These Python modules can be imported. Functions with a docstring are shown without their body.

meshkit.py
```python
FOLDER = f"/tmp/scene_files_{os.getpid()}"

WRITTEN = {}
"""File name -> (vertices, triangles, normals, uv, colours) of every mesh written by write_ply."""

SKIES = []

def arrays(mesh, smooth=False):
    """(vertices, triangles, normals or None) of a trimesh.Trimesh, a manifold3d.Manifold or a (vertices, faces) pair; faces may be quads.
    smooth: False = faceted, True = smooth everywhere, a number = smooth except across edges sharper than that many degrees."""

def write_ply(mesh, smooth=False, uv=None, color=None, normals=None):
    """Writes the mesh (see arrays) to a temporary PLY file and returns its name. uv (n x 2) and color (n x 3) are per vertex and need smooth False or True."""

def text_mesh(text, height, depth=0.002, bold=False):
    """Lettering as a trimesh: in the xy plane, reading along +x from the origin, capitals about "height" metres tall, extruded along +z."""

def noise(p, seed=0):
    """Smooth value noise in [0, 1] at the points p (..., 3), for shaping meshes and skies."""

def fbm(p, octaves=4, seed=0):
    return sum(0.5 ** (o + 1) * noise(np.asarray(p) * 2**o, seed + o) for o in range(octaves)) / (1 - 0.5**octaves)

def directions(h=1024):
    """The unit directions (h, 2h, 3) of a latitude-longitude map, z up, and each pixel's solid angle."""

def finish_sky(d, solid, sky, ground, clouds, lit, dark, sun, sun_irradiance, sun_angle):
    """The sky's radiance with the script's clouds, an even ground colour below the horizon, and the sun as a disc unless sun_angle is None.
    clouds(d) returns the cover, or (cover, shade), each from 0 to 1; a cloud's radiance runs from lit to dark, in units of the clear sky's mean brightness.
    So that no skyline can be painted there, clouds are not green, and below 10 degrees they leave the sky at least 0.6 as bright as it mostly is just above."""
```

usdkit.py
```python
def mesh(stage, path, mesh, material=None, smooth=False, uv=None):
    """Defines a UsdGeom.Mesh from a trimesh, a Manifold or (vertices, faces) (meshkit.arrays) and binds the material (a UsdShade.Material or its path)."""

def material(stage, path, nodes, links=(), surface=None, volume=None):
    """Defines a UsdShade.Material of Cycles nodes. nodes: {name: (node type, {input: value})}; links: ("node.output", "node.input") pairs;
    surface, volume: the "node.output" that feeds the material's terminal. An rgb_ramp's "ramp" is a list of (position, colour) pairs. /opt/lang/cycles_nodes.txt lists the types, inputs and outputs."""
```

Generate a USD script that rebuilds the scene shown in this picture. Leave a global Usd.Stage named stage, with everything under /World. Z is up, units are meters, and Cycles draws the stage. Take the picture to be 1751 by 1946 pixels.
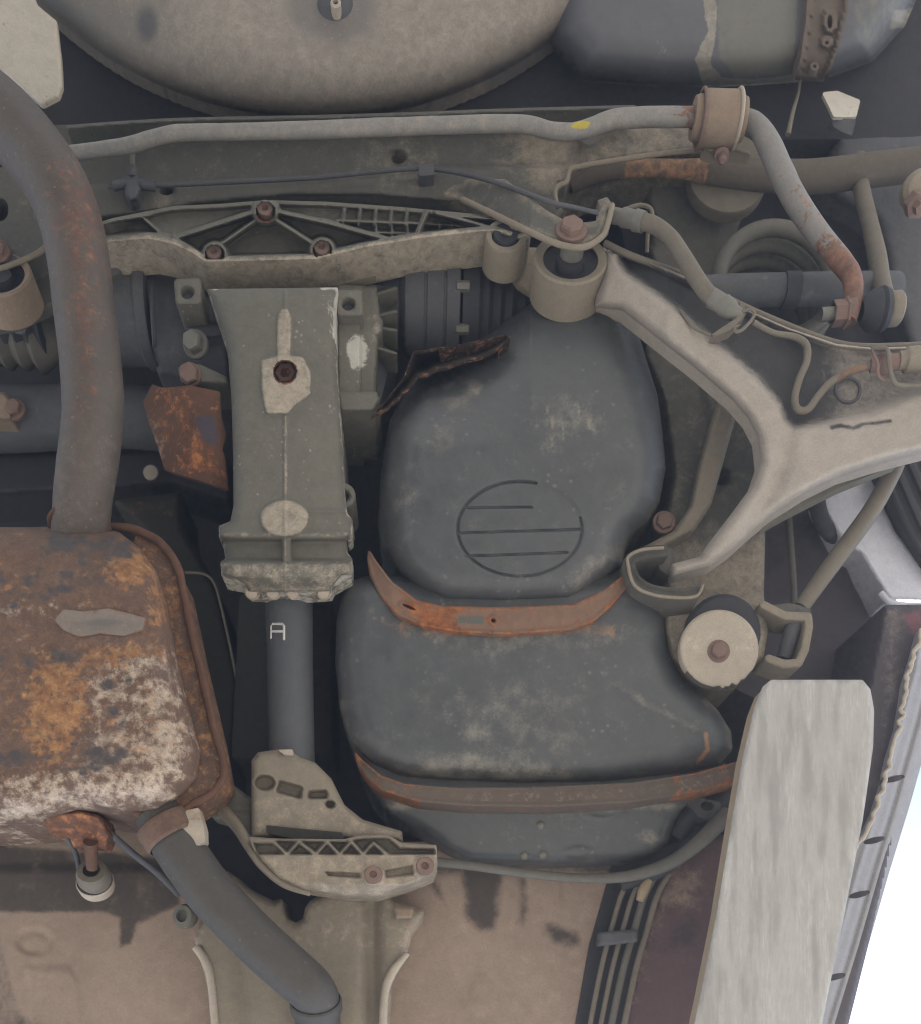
import math, numpy as np, trimesh, shapely, usdkit, meshkit
from shapely.geometry import Polygon, LineString, Point
from pxr import Usd, UsdGeom, UsdLux, UsdShade, Gf, Sdf, Vt

stage = Usd.Stage.CreateInMemory()
UsdGeom.SetStageUpAxis(stage, UsdGeom.Tokens.z)
UsdGeom.SetStageMetersPerUnit(stage, 1.0)
UsdGeom.Xform.Define(stage, '/World')
UsdGeom.Scope.Define(stage, '/World/Looks')

# ------------------------------------------------------------------ camera, sky, sun, exposure
# The camera lies under the lifted car and looks straight up.  x runs across the car,
# y towards its front, z up; the underside is about 1.9 m above the ground.
F, PX, PY, D0, CAMZ = 1866.7, 800.0, 1950.0, 1.40, 0.5
EXPOSURE = 1.08
cam = UsdGeom.Camera.Define(stage, '/World/camera')
cam.AddTranslateOp().Set(Gf.Vec3d(0, 0, CAMZ))
cam.AddRotateXOp().Set(180.0)
cam.CreateHorizontalApertureAttr(36.0)
cam.CreateVerticalApertureAttr(36.0 * 1946 / 1751)
cam.CreateFocalLengthAttr(36.0 * F / 1751)
cam.CreateHorizontalApertureOffsetAttr((875.5 - PX) * 36.0 / 1751)
cam.CreateVerticalApertureOffsetAttr((PY - 973.0) * 36.0 / 1751)
cam.CreateClippingRangeAttr(Gf.Vec2f(0.05, 500))
cam.CreateExposureAttr(EXPOSURE)
cam.CreateFStopAttr(2.6)
cam.CreateFocusDistanceAttr(1.34)

SUN_EL, SUN_AZ = math.radians(62), math.radians(45)          # azimuth from +y (front) towards +x (the open side)
sd = np.array([math.sin(SUN_AZ) * math.cos(SUN_EL), math.cos(SUN_AZ) * math.cos(SUN_EL), math.sin(SUN_EL)])
dome = UsdLux.DomeLight.Define(stage, '/World/sky')
skym = usdkit.material(stage, '/World/Looks/sky', {
    's': ('sky_texture', {'sky_type': 'single_scattering', 'sun_disc': False, 'sun_elevation': SUN_EL,
                          'sun_rotation': math.atan2(sd[0], sd[1]), 'aerosol_density': 2.0}),
    'b': ('background_shader', {'strength': 0.15})}, [('s.color', 'b.color')], surface='b.background')
UsdShade.MaterialBindingAPI.Apply(dome.GetPrim()).Bind(skym)
dome.GetPrim().SetCustomDataByKey('kind', 'structure')
sun = UsdLux.DistantLight.Define(stage, '/World/sun')
sun.CreateIntensityAttr(1.1); sun.CreateAngleAttr(0.5); sun.CreateNormalizeAttr(True)
sun.CreateColorAttr(Gf.Vec3f(1.0, 0.962, 0.915))
zq = Gf.Rotation(Gf.Vec3d(0, 0, 1), Gf.Vec3d(*map(float, sd)))
sun.AddOrientOp().Set(Gf.Quatf(zq.GetQuat()))

# ------------------------------------------------------------------ helpers: space
def W(x, y, d=0.0):
    """point of the underside seen in direction (x, y), d metres above (+) or below (-) the reference plane"""
    z = D0 + np.asarray(d, float)
    return np.stack(np.broadcast_arrays((np.asarray(x, float) - PX) * z / F, (np.asarray(y, float) - PY) * z / F, z + CAMZ), -1)
def mm(d=0.0):                       # metres per picture unit at depth d
    return (D0 + d) / F

def cat(pts, n=8, closed=False):
    """Catmull-Rom through pts (any dimension)"""
    p = np.asarray(pts, float); k = len(p)
    out = []
    for i in range(k if closed else k - 1):
        if closed: a, b, c, e = p[(i - 1) % k], p[i], p[(i + 1) % k], p[(i + 2) % k]
        else: a, b, c, e = p[max(i - 1, 0)], p[i], p[i + 1], p[min(i + 2, k - 1)]
        t = np.linspace(0, 1, n, endpoint=False)[:, None]
        out.append(0.5 * (2 * b + (c - a) * t + (2 * a - 5 * b + 4 * c - e) * t ** 2 + (3 * b - a - 3 * c + e) * t ** 3))
    if not closed: out.append(p[-1:])
    return np.vstack(out)

def shp(pts, r=5, curve=False):
    g = Polygon(cat(pts, 8, True) if curve else pts) if not hasattr(pts, 'geom_type') else pts
    if not g.is_valid: g = g.buffer(0)
    if r: g = g.buffer(r).buffer(-2 * r).buffer(r)
    if g.geom_type == 'MultiPolygon': g = max(g.geoms, key=lambda q: q.area)
    return g
def ell(x, y, rx, ry=None, n=28):
    a = np.linspace(0, 2 * np.pi, n, endpoint=False)
    return Polygon(np.c_[x + rx * np.cos(a), y + (ry or rx) * np.sin(a)])
def line(pts, w, curve=True):
    return LineString(cat(pts, 6) if curve and len(pts) > 2 else pts).buffer(w)

def rnd(dist, R, depth=None):
    """depth of a rounded edge of radius R at distance dist from the outline"""
    t = np.clip(1 - dist / R, 0, 1)
    return (depth if depth is not None else R * mm()) * (1 - np.sqrt(np.clip(1 - t * t, 0, 1)))
def fbm(x, y, s, seed=0, o=4):
    return meshkit.fbm(np.stack([np.asarray(x) / s, np.asarray(y) / s, np.zeros_like(np.asarray(x, float)) + seed * 7.3], -1), o, seed)
def sdist(g, x, y):
    """signed distance to polygon g, + inside"""
    P = shapely.points(x, y)
    d = shapely.distance(g.boundary if hasattr(g, 'boundary') and g.geom_type != 'LineString' else g, P)
    return np.where(shapely.contains_xy(g, x, y), d, -d)
def near(g, x, y): return shapely.distance(g, shapely.points(x, y))
def blob(x, y, cx, cy, rx, ry, soft=0.5):
    q = np.sqrt(((x - cx) / rx) ** 2 + ((y - cy) / ry) ** 2)
    return np.clip((1 + soft - q) / (2 * soft), 0, 1)
def inside(pts, x, y, soft=12):
    g = shp(pts, 0)
    return np.clip(0.5 + sdist(g, x, y) / (2 * soft), 0, 1)

# ------------------------------------------------------------------ helpers: meshes  (V, F, smooth, mask)
def relief(pts, zf, back=None, h=4.0, mf=None, r=5, curve=False, holes=(), wall=None):
    """solid whose near face follows zf(x, y, distance from the outline) inside the outline; its walls run straight up to height back"""
    g = shp(pts, r, curve)
    for q in holes: g = g.difference(q)
    if g.geom_type == 'MultiPolygon': g = max(g.geoms, key=lambda q: q.area)
    x0, y0, x1, y1 = g.bounds
    nx, ny = max(2, int(math.ceil((x1 - x0) / h)) + 1), max(2, int(math.ceil((y1 - y0) / h)) + 1)
    xs, ys = x0 - h * .3 + h * np.arange(nx + 1), y0 - h * .3 + h * np.arange(ny + 1)
    X, Y = np.meshgrid(xs, ys)
    cin = shapely.contains_xy(g, (X[:-1, :-1] + h / 2).ravel(), (Y[:-1, :-1] + h / 2).ravel()).reshape(ny, nx)
    I = np.arange((nx + 1) * (ny + 1)).reshape(ny + 1, nx + 1)
    q = np.stack([I[:-1, :-1], I[:-1, 1:], I[1:, 1:], I[1:, :-1]], -1)[cin]
    used, inv = np.unique(q, return_inverse=True); q = inv.reshape(-1, 4)
    x, y = X.ravel()[used], Y.ravel()[used]
    e = np.vstack([q[:, [0, 1]], q[:, [1, 2]], q[:, [2, 3]], q[:, [3, 0]]])
    key = np.sort(e, 1); _, idx, cnt = np.unique(key, axis=0, return_index=True, return_counts=True)
    be = e[idx[cnt == 1]]
    P = shapely.points(x, y)
    onb = np.zeros(len(x), bool); onb[be.ravel()] = True
    bd = g.boundary
    if bd.geom_type == 'MultiLineString': rings = list(bd.geoms)
    else: rings = [bd]
    dist = shapely.distance(bd, P)
    bi = np.where(onb)[0]
    dr = np.stack([shapely.distance(k, P[bi]) for k in rings], 1); which = dr.argmin(1)
    for k, ring in enumerate(rings):
        s = bi[which == k]
        if len(s):
            pp = shapely.line_interpolate_point(ring, shapely.line_locate_point(ring, P[s]))
            x[s], y[s] = shapely.get_x(pp), shapely.get_y(pp)
    dist[onb] = 0
    d = np.broadcast_to(np.asarray(zf(x, y, dist), float), x.shape)
    V = W(x, y, d)
    Ft = np.vstack([q[:, [0, 2, 1]], q[:, [0, 3, 2]]])
    mask = mf(x, y, dist) if mf else None
    n = len(V); allV, allF, allM = [V], [Ft], [mask]
    if back is not None:
        A, B = V[be[:, 0]], V[be[:, 1]]
        ub, ib = np.unique(be, return_inverse=True); ib = ib.reshape(-1, 2)
        top = V[ub]; bot = top.copy()
        zb = back(x[ub], y[ub]) if callable(back) else back
        bot[:, 2] = np.maximum(D0 + CAMZ + zb, top[:, 2] + 0.0005)
        m = len(ub)
        allV += [top, bot]
        a, b = ib[:, 0] + n, ib[:, 1] + n
        allF.append(np.vstack([np.c_[a, b, b + m], np.c_[a, b + m, a + m]]))
        if mask is not None: mk = mask[ub]; allM += [mk, mk]
    return (np.vstack(allV), np.vstack(allF), True, np.vstack(allM) if mask is not None else None)

def tube(pts, r, n=16, d=None, curve=8, mf=None, wob=0.0, cap=True, bell=None):
    """round tube through picture points (x, y, depth of its axis); r in picture units, one or one per point"""
    p = np.asarray(pts, float)
    r = np.broadcast_to(np.asarray(r, float), (len(p),))
    q = np.c_[p, r]
    if len(p) > 2 and curve: q = cat(q, curve)
    C = W(q[:, 0], q[:, 1], q[:, 2]); R = q[:, 3] * (D0 + q[:, 2]) / F
    return tube3(C, R, n, mf, wob, cap)
def tube3(C, R, n=16, mf=None, wob=0.0, cap=True):
    C = np.asarray(C, float); R = np.broadcast_to(np.asarray(R, float), (len(C),))
    T = np.gradient(C, axis=0) if len(C) > 2 else np.repeat((C[1] - C[0])[None], 2, 0)
    T /= np.linalg.norm(T, axis=1, keepdims=True)
    u = np.cross(T[0], [0.3, 0.2, 0.9]); u /= np.linalg.norm(u)
    a = np.linspace(0, 2 * np.pi, n, endpoint=False); V = []
    for i in range(len(C)):
        u = u - T[i] * (u @ T[i]); u /= np.linalg.norm(u); v = np.cross(T[i], u)
        V.append(C[i] + R[i] * (np.cos(a)[:, None] * u + np.sin(a)[:, None] * v))
    V = np.array(V)
    if wob:
        nz = meshkit.fbm(V * 60, 3, 5) - .5
        V = V + (V - C[:, None]) / np.maximum(R[:, None, None], 1e-6) * (nz * wob)[..., None]
    m = len(C); I = np.arange(m * n).reshape(m, n); J = np.roll(I, -1, 1)
    Fs = np.vstack([np.c_[I[:-1].ravel(), J[:-1].ravel(), J[1:].ravel()], np.c_[I[:-1].ravel(), J[1:].ravel(), I[1:].ravel()]])
    V = V.reshape(-1, 3); k = len(V)
    if cap:
        V = np.vstack([V, V[:n], C[:1], V[k - n:k], C[-1:]])
        j = np.arange(n); jn = (j + 1) % n
        Fs = np.vstack([Fs, np.c_[k + jn, k + j, np.full(n, k + n)], np.c_[k + n + 1 + j, k + n + 1 + jn, np.full(n, k + 2 * n + 1)]])
    mask = mf(V) if mf else None
    return (V, Fs, True, mask)

UP, DOWN = np.array([0, 0, 1.0]), np.array([0, 0, -1.0])
def lathe(prof, c, axis=DOWN, n=28, smooth=35, a0=0.0):
    """prof: (radius, height along axis) in metres; c: point"""
    axis = np.asarray(axis, float) / np.linalg.norm(axis)
    u = np.cross(axis, [0.01, 1, 0.02]); 
    if np.linalg.norm(u) < .2: u = np.cross(axis, [1, 0, 0])
    u /= np.linalg.norm(u); v = np.cross(axis, u)
    a = a0 + np.linspace(0, 2 * np.pi, n, endpoint=False)
    ring = np.cos(a)[:, None] * u + np.sin(a)[:, None] * v
    V = np.vstack([np.asarray(c) + axis * hh + max(rr, 1e-5) * ring for rr, hh in prof])
    m = len(prof); I = np.arange(m * n).reshape(m, n); J = np.roll(I, -1, 1)
    Fs = np.vstack([np.c_[I[:-1].ravel(), J[1:].ravel(), J[:-1].ravel()], np.c_[I[:-1].ravel(), I[1:].ravel(), J[1:].ravel()]])
    return (V, Fs[:, ::-1] if False else Fs, smooth, None)
def plathe(prof, x, y, d, axis=DOWN, n=28, smooth=35, a0=0.0):
    s = mm(d)
    return lathe([(a * s, b * s) for a, b in prof], W(x, y, d), axis, n, smooth, a0)
def hexhead(x, y, d, r, hgt=None, axis=DOWN, a0=0.3, washer=1.35):
    hgt = hgt or r * .9
    a = plathe([(r, 0), (r, hgt * .8), (r * .86, hgt), (0, hgt)], x, y, d, axis, 6, False, a0)
    b = plathe([(r * washer, -r * .3), (r * washer, r * .12), (r * washer * .93, r * .2), (0, r * .2)], x, y, d, axis, 20)
    return [a, b]
def roundhead(x, y, d, r, hgt=None, axis=DOWN):
    hgt = hgt or r * .5
    return plathe([(r, -r * .5), (r, hgt * .7), (r * .9, hgt), (r * .42, hgt), (r * .36, hgt * .35), (0, hgt * .3)], x, y, d, axis, 20)
def box3(c, sx, sy, sz, rot=0.0):
    b = trimesh.creation.box((sx, sy, sz)); b.apply_transform(trimesh.transformations.rotation_matrix(rot, [0, 0, 1])); b.apply_translation(c)
    return (np.array(b.vertices), np.array(b.faces), False, None)
def join(ms):
    V, Fs, k = [], [], 0
    ms = [flat(m) for m in ms]
    mk = [m[3] for m in ms]
    for m in ms: V.append(m[0]); Fs.append(m[1] + k); k += len(m[0])
    if any(q is not None for q in mk): mk = np.vstack([q if q is not None else np.zeros((len(m[0]), 3)) for q, m in zip(mk, ms)])
    else: mk = None
    return (np.vstack(V), np.vstack(Fs), True, mk)
def flat(m):
    V, Fs, s, k = m
    if s is True: return m
    if s is False: return (V[Fs.ravel()], np.arange(len(Fs) * 3).reshape(-1, 3), True, None if k is None else k[Fs.ravel()])
    t = trimesh.graph.smooth_shade(trimesh.Trimesh(V, Fs, process=False), angle=math.radians(s), facet_minarea=None)
    return (np.array(t.vertices), np.array(t.faces), True, None)

# ------------------------------------------------------------------ helpers: objects
THINGS, NAMES = [], {}
def numbered(name, parent=''):
    k = NAMES.get((parent, name), -1) + 1; NAMES[(parent, name)] = k
    return name if k == 0 else f'{name}_{k:03d}'
class Part:
    def __init__(s, name, mesh, mat, label=None, kind=None):
        s.name, s.mesh, s.mat, s.label, s.kind, s.subs = name, flat(mesh[0] if isinstance(mesh, list) else mesh), mat, label, kind, []
        if isinstance(mesh, list): s.sub('washer', mesh[1], mat)
    def sub(s, name, mesh, mat, label=None): s.subs.append(Part(name, mesh, mat, label)); return s
class Thing:
    def __init__(s, name, label, cat=None, group=None, kind=None):
        s.name, s.label, s.cat, s.group, s.kind, s.parts = name, label, cat, group, kind, []; THINGS.append(s)
    def add(s, name, mesh, mat, label=None, kind=None):
        p = Part(name, mesh, mat, label, kind); s.parts.append(p); return p
def emit(path, p, origin):
    V, Fs, sm, mk = p.mesh
    m = usdkit.mesh(stage, path, (V - origin, Fs), M[p.mat], smooth=True)
    if mk is not None:
        UsdGeom.PrimvarsAPI(m).CreatePrimvar('mask', Sdf.ValueTypeNames.Color3fArray, 'vertex').Set(Vt.Vec3fArray.FromNumpy(np.ascontiguousarray(mk, np.float32)))
    pr = m.GetPrim()
    if p.label: pr.SetCustomDataByKey('label', p.label)
    if p.kind: pr.SetCustomDataByKey('kind', p.kind)
    for q in p.subs: emit(f'{path}/{numbered(q.name, path)}', q, origin)
    return pr
def flush():
    for t in THINGS:
        path = '/World/' + numbered(t.name)
        V = np.vstack([p.mesh[0] for p in t.parts]); o = (V.min(0) + V.max(0)) / 2; o[2] = V[:, 2].min()
        if len(t.parts) == 1 and not t.parts[0].subs:
            p = t.parts[0]; p.label = None
            pr = emit(path, p, o); UsdGeom.Xformable(pr).AddTranslateOp().Set(Gf.Vec3d(*map(float, o)))
        else:
            x = UsdGeom.Xform.Define(stage, path); x.AddTranslateOp().Set(Gf.Vec3d(*map(float, o))); pr = x.GetPrim()
            for p in t.parts: emit(f'{path}/{numbered(p.name, path)}', p, o)
        for k, v in (('label', t.label), ('category', t.cat), ('group', t.group), ('kind', t.kind)):
            if v: pr.SetCustomDataByKey(k, v)

# ------------------------------------------------------------------ materials
def lin(h, k=1.0):
    v = np.array([int(h[i:i + 2], 16) for i in (0, 2, 4)]) / 255.0
    return np.where(v <= .04045, v / 12.92, ((v + .055) / 1.055) ** 2.4) * k
M = {}
def grime(name, base, dust='9a8c7c', alt='26262a', rust=None, dbias=0.0, rbias=-0.1, var=0.3, specks=0.0, rough=0.7, metal=0.0, bump=0.35,
          s=1.0, spec=0.35, soft=0.16, speck='a39c8e', streak=None, asoft=0.12, anoise=1.2, rsoft=.10, dn=1.5, mott=0.09):
    b = lin(base); d = lin(dust); a = lin(alt)
    rr = rust or ('2e1d17', '5a382a', '8a5434')
    N = {'g': ('geometry', {}), 'at': ('attribute', {'attribute': 'mask'}), 'sp': ('separate_color', {'color_type': 'rgb'}),
         'mp': ('mapping', {'scale': streak or (1, 1, 1)}),
         'nL': ('noise_texture', {'scale': 9.0 * s, 'detail': 4.0, 'roughness': .6}),
         'nM': ('noise_texture', {'scale': 48.0 * s, 'detail': 7.0, 'roughness': .65}),
         'nR': ('noise_texture', {'scale': 75.0 * s, 'detail': 8.0, 'roughness': .7, 'distortion': .6}),
         'nF': ('noise_texture', {'scale': 420.0 * s, 'detail': 4.0, 'roughness': .65}),
         'mx': ('mix_float', {'fac': .55}),
         'rp': ('rgb_ramp', {'ramp': [(.25, b * (1 - var)), (.5, b), (.75, np.minimum(b * (1 + var), .9))]}),
         # dust
         'd1': ('math', {'math_type': 'multiply_add', 'value2': dn, 'value3': -.5 * dn + dbias}),
         'd1b': ('math', {'math_type': 'multiply_add', 'value2': .5, 'value3': -.25}),
         'd1c': ('math', {'math_type': 'add'}),
         'd2': ('math', {'math_type': 'add'}),
         'd3': ('map_range', {'range_type': 'smoothstep', 'from_min': .5 - soft, 'from_max': .5 + soft, 'clamp': True}),
         'dm': ('mix_color', {'blend_type': 'mix', 'b': d}),
         'fm': ('rgb_ramp', {'ramp': [(.3, (1 - mott,) * 3), (.5, (1.0,) * 3), (.7, (1 + mott,) * 3)]}),
         'fg': ('rgb_ramp', {'ramp': [(.3, (1 - mott,) * 3), (.5, (1.0,) * 3), (.68, (1 + mott * .8, 1 + mott * .72, 1 + mott * .6))]}),
         'f1': ('mix_color', {'blend_type': 'multiply', 'fac': 1.0, 'use_clamp_result': False}), 'f2': ('mix_color', {'blend_type': 'multiply', 'fac': 1.0, 'use_clamp_result': False}),
         'dv': ('rgb_ramp', {'ramp': [(.3, d * .72), (.55, d), (.75, d * 1.18)]}),
         # rust
         'r1': ('math', {'math_type': 'multiply_add', 'value2': 1.8, 'value3': -.9 + rbias}),
         'r2': ('math', {'math_type': 'add'}),
         'r3': ('map_range', {'range_type': 'smoothstep', 'from_min': .48 - rsoft, 'from_max': .48 + rsoft, 'clamp': True}),
         'rc': ('rgb_ramp', {'ramp': [(.3, lin(rr[0])), (.5, lin(rr[1])), (.66, lin(rr[2]))]}),
         'rm': ('mix_color', {'blend_type': 'mix'}),
         # other stain
         'a1': ('math', {'math_type': 'multiply_add', 'value2': anoise, 'value3': -.5 * anoise - .1}),
         'a2': ('math', {'math_type': 'add'}),
         'a3': ('map_range', {'range_type': 'smoothstep', 'from_min': .47 - asoft, 'from_max': .47 + asoft, 'clamp': True}),
         'am': ('mix_color', {'blend_type': 'mix', 'b': a}),
         'bh': ('mix_float', {'fac': .6}),
         'bp': ('bump', {'strength': bump, 'distance': .0022}),
         'ro': ('map_range', {'from_min': .3, 'from_max': .7, 'to_min': max(rough - .12, .05), 'to_max': min(rough + .15, 1.0), 'clamp': True}),
         'p': ('principled_bsdf', {'metallic': metal, 'specular_ior_level': spec})}
    L = [('g.position', 'mp.vector')] + [('mp.vector', f'{k}.vector') for k in ('nL', 'nM', 'nR', 'nF')] + [
         ('nL.fac', 'mx.a'), ('nM.fac', 'mx.b'), ('mx.result', 'rp.fac'), ('at.color', 'sp.color'),
         ('nM.fac', 'd1.value1'), ('nF.fac', 'd1b.value1'), ('d1.value', 'd1c.value1'), ('d1b.value', 'd1c.value2'), ('d1c.value', 'd2.value1'), ('sp.r', 'd2.value2'), ('d2.value', 'd3.value'),
         ('d3.result', 'dm.fac'), ('rp.color', 'dm.a'), ('nR.fac', 'dv.fac'), ('dv.color', 'dm.b'),
         ('nR.fac', 'r1.value1'), ('r1.value', 'r2.value1'), ('sp.g', 'r2.value2'), ('r2.value', 'r3.value'),
         ('nM.fac', 'rc.fac'), ('r3.result', 'rm.fac'), ('dm.result', 'rm.a'), ('rc.color', 'rm.b'),
         ('nR.fac', 'a1.value1'), ('a1.value', 'a2.value1'), ('sp.b', 'a2.value2'), ('a2.value', 'a3.value'),
         ('a3.result', 'am.fac'), ('rm.result', 'am.a'),
         ('nF.fac', 'bh.a'), ('nR.fac', 'bh.b'), ('bh.result', 'bp.height'), ('bp.normal', 'p.normal'),
         ('nM.fac', 'ro.value'), ('ro.result', 'p.roughness')]
    L += [('nF.fac', 'fm.fac'), ('nR.fac', 'fg.fac'), ('am.result', 'f1.a'), ('fm.color', 'f1.b'), ('f1.result', 'f2.a'), ('fg.color', 'f2.b')]
    last = 'f2.result'
    if specks:
        N.update({'vo': ('voronoi_texture', {'feature': 'f1', 'scale': 100.0 * s, 'randomness': 1.0}),
                  'vt': ('map_range', {'from_min': .10, 'from_max': .24, 'to_min': 1.0, 'to_max': 0.0, 'clamp': True}),
                  'vg': ('map_range', {'from_min': .5, 'from_max': .62, 'clamp': True}),
                  'nS': ('noise_texture', {'scale': 22.0 * s, 'detail': 6.0, 'roughness': .7}),
                  'vm': ('math', {'math_type': 'multiply'}), 'vk': ('math', {'math_type': 'multiply', 'value2': specks}),
                  'sm': ('mix_color', {'blend_type': 'mix', 'b': lin(speck)}),
                  'wr': ('vector_math', {'math_type': 'multiply_add', 'vector2': (.008, .008, .008)})})
        L += [('nM.color', 'wr.vector1'), ('mp.vector', 'wr.vector3'), ('wr.vector', 'vo.vector'), ('g.position', 'nS.vector'), ('nS.fac', 'vg.value'), ('vo.distance', 'vt.value'), ('vt.result', 'vm.value1'), ('vg.result', 'vm.value2'),
              ('vm.value', 'vk.value1'), ('vk.value', 'sm.fac'), (last, 'sm.a')]
        last = 'sm.result'
    L.append((last, 'p.base_color'))
    M[name] = usdkit.material(stage, '/World/Looks/' + name, N, L, surface='p.BSDF')

grime('concrete', 'aaa497', dust='b3ac9e', s=.12, rough=.9)
grime('body_dark', '35353a', dust='544d46', var=.3, rough=.85, soft=.3)
grime('body_dust', '8f7f74', dust='a49388', alt='4c4643', var=.22, rough=.85, soft=.4, asoft=.35, anoise=1.0, s=.8)
grime('undercoat', '6e6a65', dust='a0968d', alt='57575a', var=.06, specks=.3, rough=.7, soft=.6, asoft=.4, anoise=.5, bump=.3, speck='a8a198', mott=.04, dn=.6)
grime('plum_paint', '5a484c', dust='86766c', alt='38353c', var=.2, rough=.6, soft=.3, asoft=.3)
grime('sill_grey', '828288', dust='96938f', alt='48484e', var=.14, rough=.5, soft=.35)
grime('sill_dark', '403b42', dust='6c6462', alt='64424a', var=.25, rough=.6, soft=.3, asoft=.3)
grime('steel_dark', '515257', dust='736d64', alt='2c2c30', var=.22, specks=.1, rough=.75, dbias=.08, soft=.35)
grime('shaft_grey', '505257', dust='66625d', var=.12, rough=.6, soft=.35)
grime('frame_steel', '575652', dust='887f73', alt='38373a', var=.2, specks=.2, rough=.8, dbias=.1, soft=.35, asoft=.3, anoise=.8)
grime('cast_alu', '67655e', dust='9c9386', alt='b3b1aa', var=.18, specks=.5, rough=.75, speck='a9a79c', bump=.45, soft=.22)
grime('cast_dusty', '80786c', dust='a39687', alt='55534f', var=.16, specks=.15, rough=.8, soft=.3, asoft=.3, anoise=.8)
grime('pipe_brown', '544d49', dust='6e645e', rust=('4a3a33', '64493f', '80604f'), var=.25, rbias=.14, specks=.6, rough=.62, speck='97796a', bump=.7, soft=.35, s=1.2, mott=.1, rsoft=.2)
grime('pipe_grey', '474442', dust='5f5954', soft=.35, dbias=.0, var=.2, rough=.6, specks=.15, mott=.1)
grime('rusty', '5c4337', dust='857261', alt='47404a', rust=('452e24', '724c38', 'a06c48'), rbias=.15, var=.35, rough=.9, bump=.9, s=1.5)
grime('rust_dark', '332b27', dust='423a34', rust=('4a372d', '74533f', '87614b'), rbias=-.1, var=.3, rough=.9, bump=.7, s=1.5)
grime('rust_pale', '857668', dust='a19485', rust=('53392d', '7d5a46', '9a735a'), rbias=.05, var=.25, rough=.85, bump=.6, soft=.3)
grime('muffler_rust', '6b564b', dust='b3a394', alt='4e4a4b', rust=('6e4c39', '906a4c', 'ab845e'), rbias=.0, var=.4, rough=.85, bump=1.0, soft=.24, asoft=.26, s=1.5, mott=.2, rsoft=.22)
grime('weld_pale', '7b726c', dust='a0978f', alt='6b6866', rust=('5f463a', '7d604e', '8a735f'), rbias=-.05, soft=.3, asoft=.3, var=.2, rough=.6)
grime('tank_plastic', '484a4d', dust='807c74', alt='8a6850', var=.28, specks=.3, rough=.45, bump=.12, soft=.42, asoft=.2, speck='8e8f90', mott=.05, spec=.5, s=.7)
grime('rear_tank', '55565c', dust='837f78', alt='65645f', var=.15, rough=.55, bump=.2, soft=.12, asoft=.16, mott=.05)
grime('strap_rust', '7a6254', dust='87796a', alt='5e5e5a', rust=('633d2a', '8a573a', 'a56e48'), rbias=.22, var=.25, rough=.85, bump=.6, s=1.4)
grime('strap_brown', '5c524b', dust='7b7066', rust=('553626', '7b5038', '96633f'), rbias=.02, var=.25, rough=.85, s=1.4)
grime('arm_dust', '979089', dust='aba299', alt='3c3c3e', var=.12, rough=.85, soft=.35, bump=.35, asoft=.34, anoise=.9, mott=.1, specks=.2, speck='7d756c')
grime('hose', '6a645b', dust='89806f', alt='4a494a', rust=('5e4438', '7d5e4c', '937057'), var=.18, rough=.75, rbias=-.3, soft=.3, rsoft=.25)
grime('hose_brown', '59524b', dust='6f665c', rust=('6a4e3e', '8d6b54', 'a07c62'), rbias=-.35, var=.15, rough=.8, soft=.35, rsoft=.28)
grime('rubber', '36373d', dust='5b564f', var=.25, rough=.7, soft=.35)
grime('coil', '5f5d58', dust='746e64', var=.2, rough=.7, soft=.35)
grime('bar_steel', '7e7c7a', dust='948d83', alt='a89a3c', rust=('57423a', '77584a', '8d6a58'), var=.14, rough=.55, rbias=-.35, soft=.35)
grime('alu_sheet', 'b2aba0', dust='c0b7aa', alt='6a645c', var=.08, rough=.5, specks=.5, speck='6f665c', metal=.15)
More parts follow.
